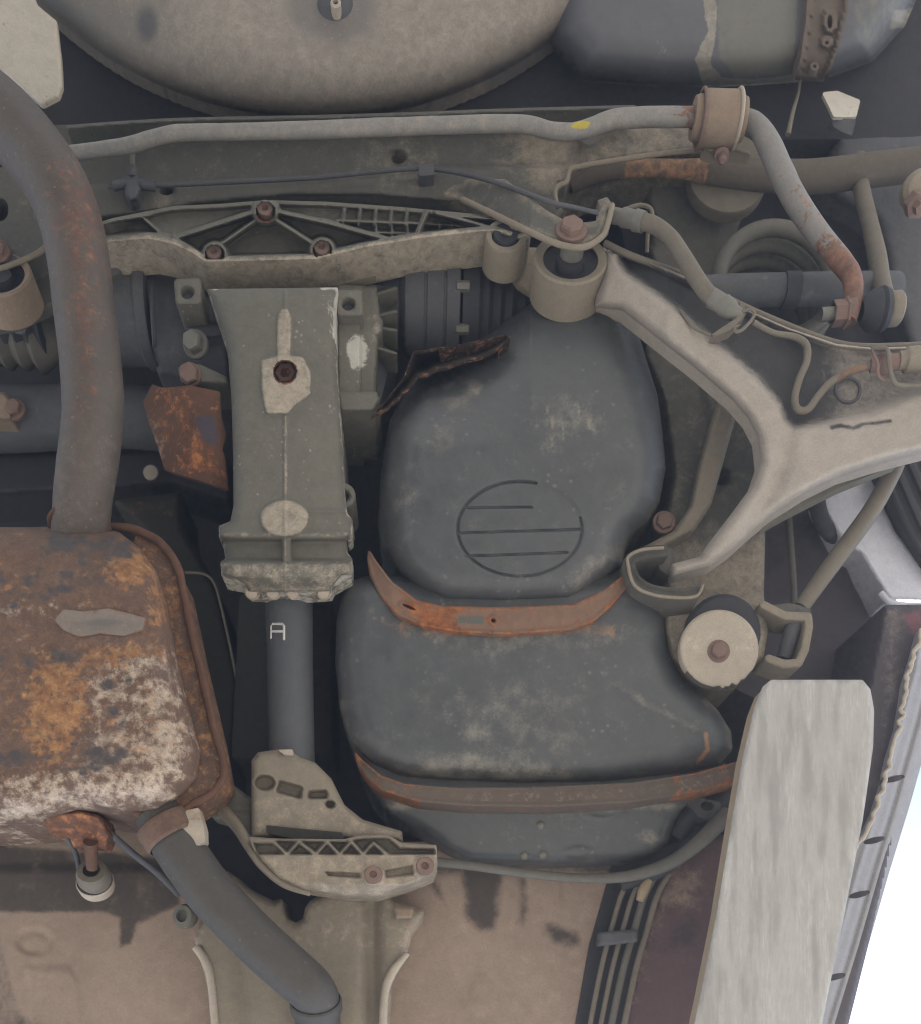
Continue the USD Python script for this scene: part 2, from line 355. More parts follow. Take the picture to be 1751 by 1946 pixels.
grime('cap_pale', 'a39a8e', dust='b3aa9e', alt='55524e', rust=('7a6a5c', 'a08a74', 'a8886a'), var=.1, rough=.7, rbias=-.25, bump=.4, soft=.3)
grime('lift_paint', 'a09f9e', dust='b3b2b1', alt='8a8988', var=.16, rough=.55, streak=(9, 1, 9), soft=.3, bump=.35, asoft=.3, mott=.1)
grime('lift_side', '93836f', dust='a0917e', var=.15, rough=.7)
grime('pale_panel', 'bcbecb', dust='cacbd4', var=.08, rough=.4, soft=.4)
grime('bolt_rust', '75615a', dust='8a7c6e', rust=('573a30', '7d5c4c', '966f5a'), rbias=.1, var=.25, rough=.75, bump=.6, s=1.8)
grime('bolt_grey', '6d6c66', dust='8d8478', var=.2, rough=.6, s=1.5)
grime('paint_white', 'c9c9c9', dust='b0b0b0', var=.1, rough=.7)
grime('tyre', '333338', dust='54504c', var=.2, rough=.85)
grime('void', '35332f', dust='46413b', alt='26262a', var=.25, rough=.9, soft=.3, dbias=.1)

# ================================================================== the setting
def sheet(x0, x1, y0, y1, z, n=2):
    xs, ys = np.linspace(x0, x1, n), np.linspace(y0, y1, n); X, Y = np.meshgrid(xs, ys)
    I = np.arange(n * n).reshape(n, n); q = np.stack([I[:-1, :-1], I[:-1, 1:], I[1:, 1:], I[1:, :-1]], -1).reshape(-1, 4)
    return (np.c_[X.ravel(), Y.ravel(), np.full(n * n, z)], np.vstack([q[:, [0, 1, 2]], q[:, [0, 2, 3]]]), True, None)
t = Thing('ground', 'pale concrete yard beneath the lifted car', kind='structure')
t.add('ground', sheet(-60, 60, -60, 60, 0.0), 'concrete')

# ================================================================== the car's welded body
body = Thing('car_body', 'welded underside of the car with floor pan and sill', 'car body')
def floor_z(x, y, dist): return 0.40 + 0.02 * (fbm(x, y, 160, 3) - .5)
body.add('floor_pan', relief([(-1300, -900), (1250, -900), (1560, 1300), (1440, 2700), (-1000, 2700)], floor_z, None, h=40, r=0), 'body_dark')
# rear wheel housing, right
body.add('boot_floor', relief([(-300, -900), (1900, -900), (1900, 262), (-300, 275)], lambda x, y, s: .125 + .006 * (fbm(x, y, 120, 6) - .5) + 0 * x, .38, h=20, r=0), 'body_dark')
body.add('wheel_housing', relief([(1180, -200), (2100, -200), (2100, 1120), (1690, 1200), (1640, 1500), (1430, 1330), (1430, 1000), (1240, 800), (1180, 420)],
    lambda x, y, s: .20 + .05 * (fbm(x, y, 140, 5) - .5) - .02 * np.sin(x / 60), .36, h=14, r=20), 'body_dark')
# spare wheel well
def well_z(x, y, s):
    rr = np.hypot(x - 604, y + 519)
    z = .0 + rnd(744 - rr, 170, .10) + .002 * (fbm(x, y, 60, 2) - .5)
    return z - .003 * blob(x, y, 637, 15, 32, 30, .3)
def well_m(x, y, s):
    m = np.zeros((len(x), 3)); m[:, 0] = .5 * inside([(330, -200), (1300, -200), (1200, 40), (900, 230), (560, 240), (250, 140)], x, y, 130) + .1 * (fbm(x, y, 140, 9) - .5)
    m[:, 2] = .9 * blob(x, y, 280, 45, 22, 38, .5) + .7 * inside([(900, 130), (1010, 95), (1120, 20), (1140, 40), (1000, 130), (930, 165)], x, y, 20) + .55 * inside([(520, -50), (740, -50), (720, 70), (640, 110), (540, 60)], x, y, 30)
    return m
sw = body.add('spare_wheel_well', relief(ell(604, -519, 744, 744, 220), well_z, .118, h=7, mf=well_m, r=0), 'undercoat', 'dusty round spare wheel well bulging below the boot floor')
sw.sub('drain_plug', plathe([(34, -2), (33, 4), (26, 14), (20, 20), (10, 22), (9, 18), (0, 17)], 637, 6, -.002, n=24), 'steel_dark')
sw.sub('drain_nipple', plathe([(10, 0), (10, 22), (7, 24), (5, 24), (5, 14), (0, 14)], 640, 28, -.004), 'cap_pale')
# front floor, tan with dark drip stains
def ffl_m(x, y, s):
    m = np.zeros((len(x), 3))
    st = inside([(-40, 1600), (330, 1630), (345, 1720), (300, 1740), (262, 1758), (250, 1795), (228, 1800), (225, 1745), (190, 1735), (-40, 1735)], x, y, 7)
    m[:, 2] = np.maximum(st * .9 + 1.0 * (fbm(x, y, 70, 32) - .5), .5 * inside([(-40, 1750), (0, 1770), (50, 1960), (-40, 1960)], x, y, 8)) + .5 * blob(x, y, 65, 1960, 30, 40)
    return m
def ffl_z(x, y, s): return .10 + .006 * blob(x, y, 66, 1790, 34, 24, .2) - .003 * blob(x, y, 66, 1790, 24, 15, .3) - .004 * inside([(50, 1840), (130, 1840), (150, 1870), (155, 1960), (60, 1960)], x, y, 6) + .012 * inside([(-100, 1560), (420, 1560), (420, 1650), (-100, 1650)], x, y, 8)
body.add('floor_panel', relief([(-200, 1560), (345, 1580), (400, 1720), (440, 1990), (-200, 1990)], ffl_z, .38, h=5, mf=ffl_m), 'body_dust', 'tan floor panel with a ragged dark stain')
def ffr_m(x, y, s):
    m = np.zeros((len(x), 3))
    f = 0
    for q in ([(868, 1640), (960, 1640), (948, 1700), (938, 1765), (915, 1770), (885, 1740), (880, 1690)], [(985, 1650), (1005, 1650), (1003, 1730), (995, 1760), (988, 1750)],
              [(1055, 1650), (1075, 1650), (1072, 1700), (1066, 1725), (1060, 1705)], [(815, 1670), (828, 1670), (845, 1708), (848, 1722), (835, 1712)], [(690, 1640), (1180, 1640), (1180, 1662), (690, 1662)],
              [(1035, 1755), (1060, 1755), (1100, 1772), (1100, 1795), (1060, 1790), (1036, 1775)]): f = np.maximum(f, inside(q, x, y, 15))
    m[:, 2] = f
    m[:, 1] = 0
    m[:, 2] = f * .9 + .9 * (fbm(x, y, 60, 31) - .5)
    m[:, 0] = .4 * (fbm(x, y, 90, 33) - .4)
    return m
body.add('floor_panel', relief([(700, 1600), (1180, 1600), (1165, 1740), (1120, 1840), (1100, 1990), (700, 1990)],
    lambda x, y, s: .10 - .004 * blob(x, y, 915, 1890, 22, 34, .3) + .003 * (fbm(x, y, 70, 8) - .5), .38, h=5, mf=ffr_m), 'body_dust', 'tan floor panel with dark drip fingers')
# inner sill, plum paint under dust
def isl_m(x, y, s):
    m = np.zeros((len(x), 3)); m[:, 0] = .5 * inside([(1230, 1640), (1350, 1640), (1330, 1730), (1260, 1740), (1200, 1960), (1180, 1960)], x, y, 22)
    m[:, 2] = .6 * inside([(1275, 1745), (1345, 1720), (1330, 1810), (1250, 1815)], x, y, 20)
    return m
body.add('sill_panel', relief([(1290, 1560), (1420, 1600), (1420, 2000), (1160, 2000), (1215, 1770)], lambda x, y, s: .09 + rnd(s, 26, .03), .38, h=5, mf=isl_m), 'plum_paint', 'plum coloured inner sill under brown dust')
# sill on the right: dark inner flange and grey outer skin
def si_m(x, y, s):
    m = np.zeros((len(x), 3)); m[:, 2] = .9 * inside([(1715, 1165), (1751, 1160), (1760, 1200), (1735, 1215)], x, y, 10); m[:, 0] = .5 * inside([(1680, 1150), (1715, 1150), (1705, 1320), (1680, 1420)], x, y, 14); return m
body.add('sill_flange', relief([(1680, 1150), (1780, 1148), (1790, 1240), (1735, 1440), (1690, 1640), (1600, 2000), (1500, 2000), (1560, 1640), (1645, 1330)], lambda x, y, s: -.035 + rnd(s, 10, .01), .38, h=5, mf=si_m), 'sill_dark', 'dark purple inner face of the sill')
seam = [(1754, 1190), (1743, 1230), (1722, 1300), (1711, 1380), (1692, 1440), (1682, 1490), (1664, 1545), (1640, 1590), (1622, 1625), (1600, 1660), (1570, 1790), (1535, 1946), (1515, 2010)]
outl = [(1592, 2010), (1605, 1946), (1650, 1800), (1690, 1660), (1730, 1530), (1751, 1455), (1800, 1280), (1810, 1190)]
def so_z(x, y, s):
    g = near(LineString(outl), x, y)
    u = np.clip(g / 95, 0, 1)
    z = -.055 + .03 * (1 - u) ** 2 + .006 * np.exp(-((g - 30) / 4) ** 2) - .004 * np.exp(-((g - 58) / 5) ** 2)
    return z
SLOTS = [(1662, 1597), (1634, 1700), (1588, 1857), (1700, 1480)]
def slot(x, y): return shapely.affinity.rotate(ell(x, y, 21, 6), -14)
so = body.add('sill_skin', relief(seam + outl, so_z, .30, h=3, r=1, holes=[slot(*q) for q in SLOTS]), 'sill_grey', 'grey outer skin of the sill with slots')
rng = np.random.default_rng(4)
sp = cat([(a + rng.normal(0, 2.5), b, -.060) for (a, b) in [(np.interp(yy, [q[1] for q in seam], [q[0] for q in seam]), yy) for yy in range(1195, 1640, 11)]], 3)
body.add('torn_seam', tube(sp, 3.0 + 2.2 * rng.random(len(sp)), 8, curve=0), 'cap_pale', 'ragged pale sealant along the sill seam')

# ================================================================== rear: tank, silencer plates
def rt_z(x, y, s): return .03 + rnd(s, 90, .09) + .004 * (fbm(x, y, 80, 4) - .5)
def rt_m(x, y, s):
    m = np.zeros((len(x), 3))
    p = np.maximum(inside([(1330, -30), (1362, -30), (1362, 60), (1350, 120), (1372, 145), (1430, 150), (1520, 140), (1520, 158), (1400, 165), (1335, 160), (1320, 110), (1345, 60)], x, y, 5), inside([(1700, 20), (1751, 10), (1730, 50), (1690, 55)], x, y, 5))
    m[:, 0] = p * .9
    m[:, 2] = .8 * inside([(1362, -40), (1520, -40), (1510, 140), (1400, 150), (1365, 110)], x, y, 5) + .55 * inside([(1600, -40), (1760, -40), (1700, 80), (1620, 130)], x, y, 20) 
    m[:, 0] += .3 * inside([(1240, 60), (1310, 90), (1300, 160), (1230, 150)], x, y, 30)
    return m
t = Thing('tank_canister', 'blue grey rounded tank with peeling pale patches, right of the spare wheel well', 'tank')
t.add('shell', relief([(1000, -150), (1040, 80), (1105, 150), (1250, 163), (1420, 160), (1560, 150), (1660, 115), (1720, 50), (1760, -40), (1790, -150)], rt_z, .122, h=5, mf=rt_m, r=25), 'rear_tank')
t = Thing('tank_strap', 'pitted brown strap around the blue grey tank at the top', 'strap')
def ts_z(x, y, s): return np.where(s < 9, .012, .019) + rnd(np.maximum(150 - y, 0), 80, .05) + .003 * (fbm(x, y, 16, 4) - .5)
t.add('band', relief([(1545, -150), (1616, -150), (1612, 20), (1595, 90), (1578, 135), (1565, 155), (1510, 150), (1522, 110), (1532, 40)], ts_z, .05, h=4, r=3, holes=[ell(1578, 40, 5, 14), ell(1572, 80, 4)]), 'strap_brown')
t.add('rivet', roundhead(1546, 132, .028, 9, 7), 'strap_brown')
t = Thing('heat_shield_plate', 'pale pitted aluminium plate above the exhaust pipe bend', 'heat shield')
t.add('plate', relief([(-60, -60), (45, -60), (72, 10), (108, 40), (116, 110), (119, 165), (112, 185), (80, 201), (20, 150), (-60, 80)], lambda x, y, s: .02 + rnd(s, 8, .004) + .004 * (fbm(x, y, 40, 6) - .5) - .012 * np.clip((60 - x) / 100, 0, 1), .03, h=4), 'alu_sheet')
t = Thing('reflector_bracket', 'small bright bent bracket hanging behind the anti-roll bar', 'bracket')
t.add('plate', relief([(1562, 175), (1592, 172), (1636, 190), (1628, 222), (1585, 222), (1575, 200)], lambda x, y, s: .05 + .0006 * (x - 1560) - .0004 * (y - 170), lambda x, y: .055 + .0006 * (x - 1560) - .0004 * (y - 170), h=4, r=4), 'alu_sheet')
t.add('leg', relief([(1580, 224), (1628, 226), (1620, 258), (1600, 250), (1584, 240)], lambda x, y, s: .058 + .0003 * (y - 222), .075, h=4, r=2), 'steel_dark')
t = Thing('hanging_wire', 'thin grey wire hanging below the blue grey tank', 'wire')
t.add('wire', tube([(1522, 140, .06), (1518, 175, .06), (1507, 215, .05), (1498, 256, .05)], [3, 3, 4, 5], 8), 'hose')

# ================================================================== subframe
sf = Thing('subframe', 'dark dusty pressed steel crossmember across the car with round holes', 'subframe')
def sf_z(x, y, s):
    base = .045
    step = np.interp(x, [100, 300, 450, 600, 700, 800, 1100], [352, 352, 345, 337, 330, 320, 315])
    z = base + .018 / (1 + np.exp((y - step) / 2.0)) + rnd(s, 14, .008) + .003 * (fbm(x, y, 50, 2) - .5)
    z = z + .012 * np.exp(-((y - 236) / 10) ** 2)
    return z
def sf_m(x, y, s):
    m = np.zeros((len(x), 3)); m[:, 0] = .35 * blob(x, y, 757, 305, 70, 50, .6) + .3 * blob(x, y, 1010, 290, 80, 45, .8) + .45 * (y < 240) + .3 * blob(x, y, 320, 385, 40, 20)
    m[:, 0] += .5 * inside([(980, 225), (1390, 212), (1390, 292), (1090, 320), (1060, 400), (1000, 300)], x, y, 24)
    m[:, 2] = .4 * inside([(950, 330), (1080, 330), (1060, 440), (980, 440)], x, y, 40)
    return m
sf.add('beam', relief([(60, 238), (160, 236), (330, 228), (600, 222), (800, 217), (950, 210), (1200, 204), (1330, 202), (1345, 260), (1380, 276), (1376, 290), (1290, 290), (1180, 303), (1092, 318), (1082, 326), (1077, 347), (1064, 350), (1057, 362), (1060, 385), (1072, 400),
     (1040, 452), (960, 415), (880, 388), (700, 372), (560, 372), (380, 388), (330, 397), (210, 415), (60, 430)], sf_z, .16, h=4, mf=sf_m, r=2,
     holes=[ell(757, 299, 14, 12), ell(316, 362, 14, 9)]), 'frame_steel')
# upper flange lip under the bracket and its lit edge
sf.add('flange_lip', tube([(1060, 395, .03), (1055, 365, .03), (1064, 352, .03), (1077, 346, .03), (1082, 328, .03), (1094, 318, .03), (1180, 303, .03), (1290, 288, .03), (1375, 284, .028), (1410, 288, .028)], 4.5, 8), 'cast_dusty')
sf.add('flange_lip', relief(line([(130, 242), (330, 229), (600, 223), (800, 217), (950, 211), (1205, 204)], 5), lambda x, y, s: .028 + rnd(s, 4, .004), .06, h=3, r=0), 'frame_steel')
sf.add('gusset', relief([(840, 372), (900, 388), (985, 430), (1064, 462), (1110, 468), (1140, 450), (1152, 430), (1162, 385), (1150, 378), (1132, 420), (1086, 425), (1040, 400), (960, 340), (860, 340)],
     lambda x, y, s: -.088 + .11 * np.clip((1010 - x) / 130, 0, 1) + .0002 * (465 - y) + rnd(s, 6, .004), lambda x, y: -.08 + .12 * np.clip((1010 - x) / 130, 0, 1) + .00025 * (465 - y), h=4, r=2, mf=lambda x, y, s: np.c_[.5 * np.exp(-(s / 14.0) ** 2), 0 * s, .3 * (s > 30)]), 'frame_steel', 'steel gusset with a folded pale lip')
sf.add('gusset_lip', tube([(880, 380, .02), (940, 408, -.03), (1000, 437, -.075), (1062, 464, -.09), (1108, 470, -.09), (1142, 452, -.088), (1154, 430, -.084), (1164, 390, -.076)], 5.5, 10), 'cast_dusty')
sf.add('gusset_bolt', hexhead(1086, 438, -.085, 22, 16, (0, -.3, -1)), 'bolt_rust')
for q, r_ in (((965, 392), 14), ((1120, 262), 20)): sf.add('spot_weld', plathe([(r_, 0), (r_ * .8, 4), (0, 5)], *q, .047 if q[1] < 300 else .03), 'frame_steel')
# lower ear carrying the arm's bush
sf.add('bush_ear', relief([(930, 470), (938, 498), (960, 512), (984, 545), (1012, 563), (1060, 585), (1105, 589), (1183, 580), (1190, 540), (1150, 470)], lambda x, y, s: .018 + rnd(s, 8, .006) + .0, .03, h=4, r=4), 'cast_dusty')
sf.add('ear_edge', relief([(1120, 582), (1186, 578), (1190, 587), (1124, 589)], lambda x, y, s: .014, .022, h=3, r=1), 'cast_dusty')
sf.add('ear_bolt', plathe([(20, 0), (20, 14), (12, 16), (12, 30), (0, 30)], 1064, 588, .03, (0, .9, -.4), 16), 'bolt_rust')
# left ear
sf.add('bush_ear', relief([(-80, 470), (-20, 510), (20, 500), (60, 480), (150, 440), (230, 440), (230, 520), (90, 590), (40, 615), (-20, 628), (-80, 628)], lambda x, y, s: .012 + rnd(s, 8, .006), .03, h=5, r=5), 'frame_steel')
sf.add('gusset', relief([(-80, 425), (60, 420), (150, 415), (160, 440), (70, 482), (20, 503), (-20, 512), (-80, 505)], lambda x, y, s: -.03 + .0002 * (500 - y), .02, h=5, r=4), 'frame_steel')
sf.add('gusset_lip', tube([(-60, 510, -.034), (-10, 512, -.036), (30, 500, -.034), (70, 482, -.03), (86, 470, -.02)], 5, 10), 'cast_dusty')
sf.add('gusset_bolt', hexhead(-4, 478, -.034, 17, 14), 'bolt_rust')
sf.add('flange', relief([(-100, 300), (20, 320), (60, 370), (80, 425), (-100, 430)], lambda x, y, s: .05, .12, h=6, r=4, holes=[ell(2, 398, 14, 22)]), 'frame_steel')

t = Thing('brake_pipe_junction', 'small grey brake pipe junction block on the subframe behind the exhaust pipe', 'pipe fitting')
t.add('block', relief([(236, 335), (262, 333), (268, 360), (262, 380), (248, 385), (238, 372)], lambda x, y, s: .022 + rnd(s, 8, .008), .06, h=3, r=3), 'steel_dark')
t.add('union', tube([(250, 345, .03), (215, 353, .03)], 9, 8), 'steel_dark')
t.add('union', tube([(262, 350, .03), (296, 353, .03)], 9, 8), 'steel_dark')
t.add('union', tube([(252, 338, .03), (252, 318, .03)], 9, 8), 'steel_dark')
t.add('pipe', tube([(252, 320, .03), (252, 296, .03), (254, 278, .035)], 5, 8), 'hose')
t = Thing('brake_pipe', 'thin brake pipe running along the dark subframe', 'pipe')
t.add('pipe', tube([(205, 354, .03), (300, 352, .032), (450, 345, .034), (600, 337, .036), (690, 328, .036), (800, 320, .036), (880, 330, .025), (960, 352, -.03), (1040, 382, -.085), (1090, 394, -.085), (1138, 405, -.082)], 4, 8), 'steel_dark')
t.add('clip', relief([(795, 312), (824, 310), (826, 332), (797, 334)], lambda x, y, s: .026, .05, h=3, r=2), 'steel_dark')

# ================================================================== anti-roll bar
arb = Thing('anti_roll_bar', 'grey anti-roll bar with yellow paint dab and rusty bent end', 'anti-roll bar')
def arb_m(V):
    x = V[:, 0] / (D0 - .02) * F + PX; y = V[:, 1] / (D0 - .02) * F + PY
    m = np.zeros((len(V), 3)); m[:, 1] = .85 * np.clip((x - 1265 + 14 * np.sin(y * .5)) / 30, 0, 1) * (x < 1380) + .65 * np.clip((y - 490) / 60, 0, 1) * (x > 1450) + .25 * np.clip((y - 300) / 150, 0, 1) * (x > 1430) + .48 * (x > 1430)
    m[:, 2] = .85 * blob(x, y, 1103, 243, 20, 8, .5) + .5 * blob(x, y, 370, 256, 20, 7)
    m[:, 0] = .3 * (x < 1270) 
    return m
arb.add('bar', tube([(135, 290, .02), (190, 284, .015), (250, 275, .005), (300, 260, -.005), (350, 252, -.01), (470, 250, -.01), (620, 246, -.01), (800, 239, -.01), (960, 235, -.01), (1010, 238, -.01), (1045, 248, -.012), (1085, 251, -.014), (1120, 243, -.016), (1165, 228, -.018), (1220, 223, -.02), (1340, 222, -.02), (1400, 224, -.02), (1436, 236, -.025),
    (1462, 275, -.03), (1484, 325, -.035), (1515, 385, -.04), (1560, 450, -.045), (1602, 500, -.048), (1620, 530, -.05), (1622, 570, -.05), (1612, 612, -.05)], [11, 12, 13, 13, 13, 13, 14, 14, 14, 14, 14, 14, 15, 16, 16, 16, 17, 18, 21, 22, 21, 20, 19, 18, 17, 15], 16, mf=arb_m, wob=.0012), 'bar_steel')
arb.add('eye', plathe([(18, -10), (22, -8), (22, 8), (18, 10), (0, 10)], 1617, 592, -.05, (1, 0, -.2), 18), 'bolt_rust')
t = Thing('anti_roll_bar_clamp', 'thick rusty clamp ring around the anti-roll bar end, above the subframe tip', 'clamp')
cc = W(1366, 226, -.022)
t.add('band', join([lathe([(.0235, -.024), (.031, -.024), (.0316, -.019), (.0316, .019), (.031, .024), (.0235, .024)], cc, (1, .03, 0), 32)]), 'rust_pale')
t.add('bush', lathe([(.013, -.036), (.024, -.036), (.026, -.03), (.026, .03), (.024, .036), (.013, .036)], cc, (1, .03, 0), 28), 'rust_pale')
t.add('rim', tube3(np.array([cc + np.array([.025, .0316 * math.cos(a), .0316 * math.sin(a)]) for a in np.linspace(0, 2 * np.pi, 30)]), .0028, 8), 'cap_pale')
t.add('rim', tube3(np.array([cc + np.array([-.025, .0316 * math.cos(a), .0316 * math.sin(a)]) for a in np.linspace(0, 2 * np.pi, 30)]), .0028, 8), 'bolt_rust')
t.add('saddle', relief([(1345, 250), (1392, 250), (1404, 278), (1424, 286), (1430, 294), (1418, 296), (1398, 288), (1350, 292), (1338, 280)], lambda x, y, s: -.02 + .0004 * (y - 240) + rnd(s, 5, .004), .02, h=3, r=2), 'cast_dusty')
t.add('stud', plathe([(14, -4), (14, 8), (8, 9), (8, 24), (5, 28), (0, 28)], 1371, 292, -.005, (0, 1, -.5), 12), 'bolt_rust')
t = Thing('drop_link', 'anti-roll bar ball joint with split rubber boot and rusty nut', 'ball joint')
ax = (1, -.08, 0)
t.add('stud', plathe([(11, -62), (12, -60), (12, 0), (0, 0)], 1622, 593, -.05, ax, 14), 'bolt_grey')
t.add('nut', plathe([(20, -40), (22, -38), (22, -18), (26, -16), (26, -12), (14, -12)], 1622, 593, -.05, ax, 6, False), 'bolt_rust')
t.add('boot', plathe([(16, 14), (24, 20), (32, 30), (37, 42), (33, 47), (38, 52), (34, 62), (22, 66)], 1622, 593, -.05, ax, 24), 'rubber')
t.add('housing', plathe([(20, 62), (27, 66), (29, 72), (29, 86), (25, 90), (0, 91)], 1622, 593, -.05, ax, 24), 'cast_dusty')
t.add('rod', tube([(1690, 585, -.03), (1676, 540, .0), (1668, 490, .02), (1655, 430, .04), (1638, 360, .06), (1632, 300, .07)], [15, 17, 17, 15, 15, 14], 14), 'hose')

t = Thing('brown_hose', 'thick brown covered hose crossing behind the bent anti-roll bar', 'hose')
def bh_m(V):
    x = V[:, 0] / (D0 + .07) * F + PX; m = np.zeros((len(V), 3)); m[:, 1] = .9 * ((x > 1180) & (x < 1345)); return m
t.add('hose', tube([(1085, 345, .09), (1130, 328, .08), (1200, 320, .07), (1290, 321, .07), (1350, 326, .07), (1450, 333, .07), (1540, 336, .065), (1640, 325, .06), (1780, 308, .06)], [20, 18, 15, 15, 20, 25, 27, 27, 27], 16, mf=bh_m), 'hose_brown')
t = Thing('mount_disc', 'grey half hidden round plate above the coil spring', 'plate')
t.add('disc', plathe([(76, -20), (77, 0), (75, 5), (14, 6), (13, 4), (0, 4)], 1384, 332, .085, n=44), 'hose')
t = Thing('coil_spring', 'dark coil spring behind the control arm', 'spring')
hel = []
for a in np.linspace(0, 2 * np.pi * 4.6, 220):
    u = a / (2 * np.pi)
    hel.append(W(1486, 522, .05) + np.array([.088 * math.cos(a), .088 * math.sin(a), 0.031 * u]))
t.add('coil', tube3(np.array(hel), .0112, 12), 'coil')
t.add('seat', plathe([(128, 0), (128, 12), (100, 16), (0, 16)], 1500, 470, .23, n=40), 'body_dark')
t = Thing('spring_shield', 'grey upright plate left of the coil spring', 'plate')
t.add('plate', relief([(1232, 345), (1310, 340), (1420, 390), (1385, 480), (1384, 540), (1392, 600), (1250, 560), (1225, 430)], lambda x, y, s: .13 + .03 * np.clip((x - 1370) / 40, 0, 1) + rnd(s, 10, .01), .22, h=6, r=6, holes=[ell(1222, 430, 22, 46)]), 'coil')
t = Thing('lateral_link', 'grey horizontal tube with dark sleeve in front of the coil spring', 'link')
t.add('tube', tube([(1330, 558, .02), (1385, 553, .02), (1640, 548, .02), (1700, 548, .03)], 27, 20, curve=2), 'steel_dark')
t.add('sleeve', tube([(1488, 552, .018), (1516, 551, .018)], 30, 20), 'rubber')
t = Thing('wheel_carrier', 'dark cast wheel carrier at the right edge below the tank', 'wheel carrier')
t.add('casting', relief([(1590, 250), (1780, 240), (1780, 700), (1730, 690), (1690, 560), (1660, 420), (1600, 390), (1550, 350)], lambda x, y, s: .12 + rnd(s, 30, .03) + .01 * (fbm(x, y, 60, 2) - .5), .2, h=6, r=12), 'steel_dark')
t.add('ball_joint', plathe([(30, -14), (32, -6), (32, 8), (25, 16), (0, 18)], 1746, 362, .03, (0, .45, -1), 24), 'cast_dusty')
t.add('nut', plathe([(21, 0), (21, 22), (12, 24), (11, 40), (0, 41)], 1738, 385, .03, (.05, .8, -.6), 6, False), 'bolt_rust')

# ================================================================== differential and its cross beam
t = Thing('diff_cross_beam', 'ribbed cast aluminium beam bolted across the differential nose top', 'cross beam')
ribs = [((505, 405), (412, 470), 5), ((505, 405), (603, 468), 5), ((488, 402), (325, 455), 5), ((330, 452), (392, 492), 7), ((525, 402), (640, 428), 4), ((612, 420), (768, 464), 5), ((812, 402), (788, 458), 5), ((830, 405), (925, 430), 4),
        ((270, 412), (300, 440), 3)] + [((x, 398), (x - 4, 428), 1.8) for x in (655, 685, 715, 745, 775)] + [((640, 420), (930, 430), 2.2), ((700, 442), (860, 446), 1.8)] + [((x, 424), (x, 448), 1.5) for x in (715, 745, 775, 835, 860)]
BOLTS = [(505, 402), (408, 484), (613, 476)]
def cb_z(x, y, s):
    fl = .012
    z = fl - (.047) * (1 - np.clip((s - 8) / 5, 0, 1)) * np.clip((y - 404) / 14, .25, 1)
    for a, b, w in ribs:
        dd = near(LineString([a, b]), x, y); hh = -.026 if w >= 4 else -.006
        z = np.minimum(z, hh + (fl - hh) * np.clip((dd - w * .6) / 4.5, 0, 1))
    for bx, by in BOLTS:
        q = np.hypot(x - bx, (y - by)); z = np.where(q < 30, np.minimum(z, -.033 + .04 * np.clip((q - 23) / 6, 0, 1)), z); z = np.where((q < 18) & (s > 4), -.015, z)
    # left shoulder solid
    z = np.minimum(z, -.03 + .06 * np.clip((x - 300) / 60, 0, 1) + .05 * np.clip((448 - y) / 12, 0, 1))
    return z + .0012 * (fbm(x, y, 14, 7) - .5)
def cb_m(x, y, s):
    m = np.zeros((len(x), 3)); m[:, 0] = .62 * np.exp(-(s / 9.0) ** 2) * (y > 436) + .1
    for bx, by in BOLTS: q = np.hypot(x - bx, y - by); m[:, 1] = np.maximum(m[:, 1], .9 * np.exp(-((q - 20) / 3.0) ** 2) * (y > by + 4) * (s > 5))
    return m
t.add('casting', relief([(170, 428), (215, 414), (330, 391), (420, 387), (505, 380), (620, 383), (760, 393), (880, 404), (945, 410), (1012, 436), (1008, 446), (985, 452), (940, 436), (800, 452), (700, 468), (600, 492), (390, 497), (365, 480), (330, 463), (280, 453), (170, 462)],
    cb_z, .030, h=2.2, mf=cb_m, r=4), 'cast_alu')
t.add('foot', relief([(382, 520), (640, 515), (700, 500), (950, 462), (958, 470), (705, 528), (635, 545), (402, 550), (380, 538)], lambda x, y, s: .018 + rnd(s, 5, .004), .034, h=3, r=3), 'cast_dusty', 'dusty lower lip of the beam')
t.add('end_boss', plathe([(42, -62), (40, -4), (37, 0), (28, 0), (26, -8), (0, -8)], 962, 446, -.034, (0, -.2, -1), n=36), 'cast_dusty')
t.add('bush', plathe([(26, -6), (23, 2), (12, 3), (10, -2), (0, -2)], 962, 444, -.033, (0, -.2, -1), n=28), 'rubber')
for bx, by in BOLTS: t.add('bolt', roundhead(bx, by, -.02, 16, 10), 'bolt_rust')

df = Thing('differential', 'grey cast differential housing with oil plug hole and centre seam', 'differential')
PAD = [(497, 684), (540, 672), (575, 678), (590, 705), (592, 748), (562, 770), (548, 786), (506, 786), (497, 740)]
def df_z(x, y, s):
    u = (x - 543) / 110
    z = -.062 + .010 * u * u + rnd(s, 22, .016)
    z = z - .003 * np.exp(-((x - 542) / 3.2) ** 2) * ((y > 790) | (y < 600))
    z = z - .004 * np.clip(sdist(shp([(527, 600), (536, 588), (546, 588), (553, 600), (553, 690), (527, 690)], 3), x, y) / 3 + .5, 0, 1)
    z = z - .005 * np.clip(sdist(shp(PAD, 6), x, y) / 4 + .5, 0, 1)
    q = np.hypot((x - 541) / 46, (y - 985) / 34); z = z - .007 * np.clip((1.06 - q) / .12, 0, 1)
    z = np.where(np.hypot(x - 542, y - 707) < 20, -.045, z)
    z = z - .004 * np.exp(-((y - (972 + .0 * x)) / 3.5) ** 2) * (x > 585)
    # flange ledges at the nose
    z = z - .006 * np.exp(-((y - 1016) / 7.0) ** 2) - .008 * np.clip((y - 1068) / 6, 0, 1) + .014 * np.clip((y - 1024) / 5, 0, 1) * np.clip((1068 - y) / 6, 0, 1) * (np.abs(x - 545) > 8)
    z = z + .02 * np.clip((y - 1096) / 20, 0, 1)
    return z + .0016 * (fbm(x, y, 12, 3) - .5) + .002 * (fbm(x, y, 60, 5) - .5)
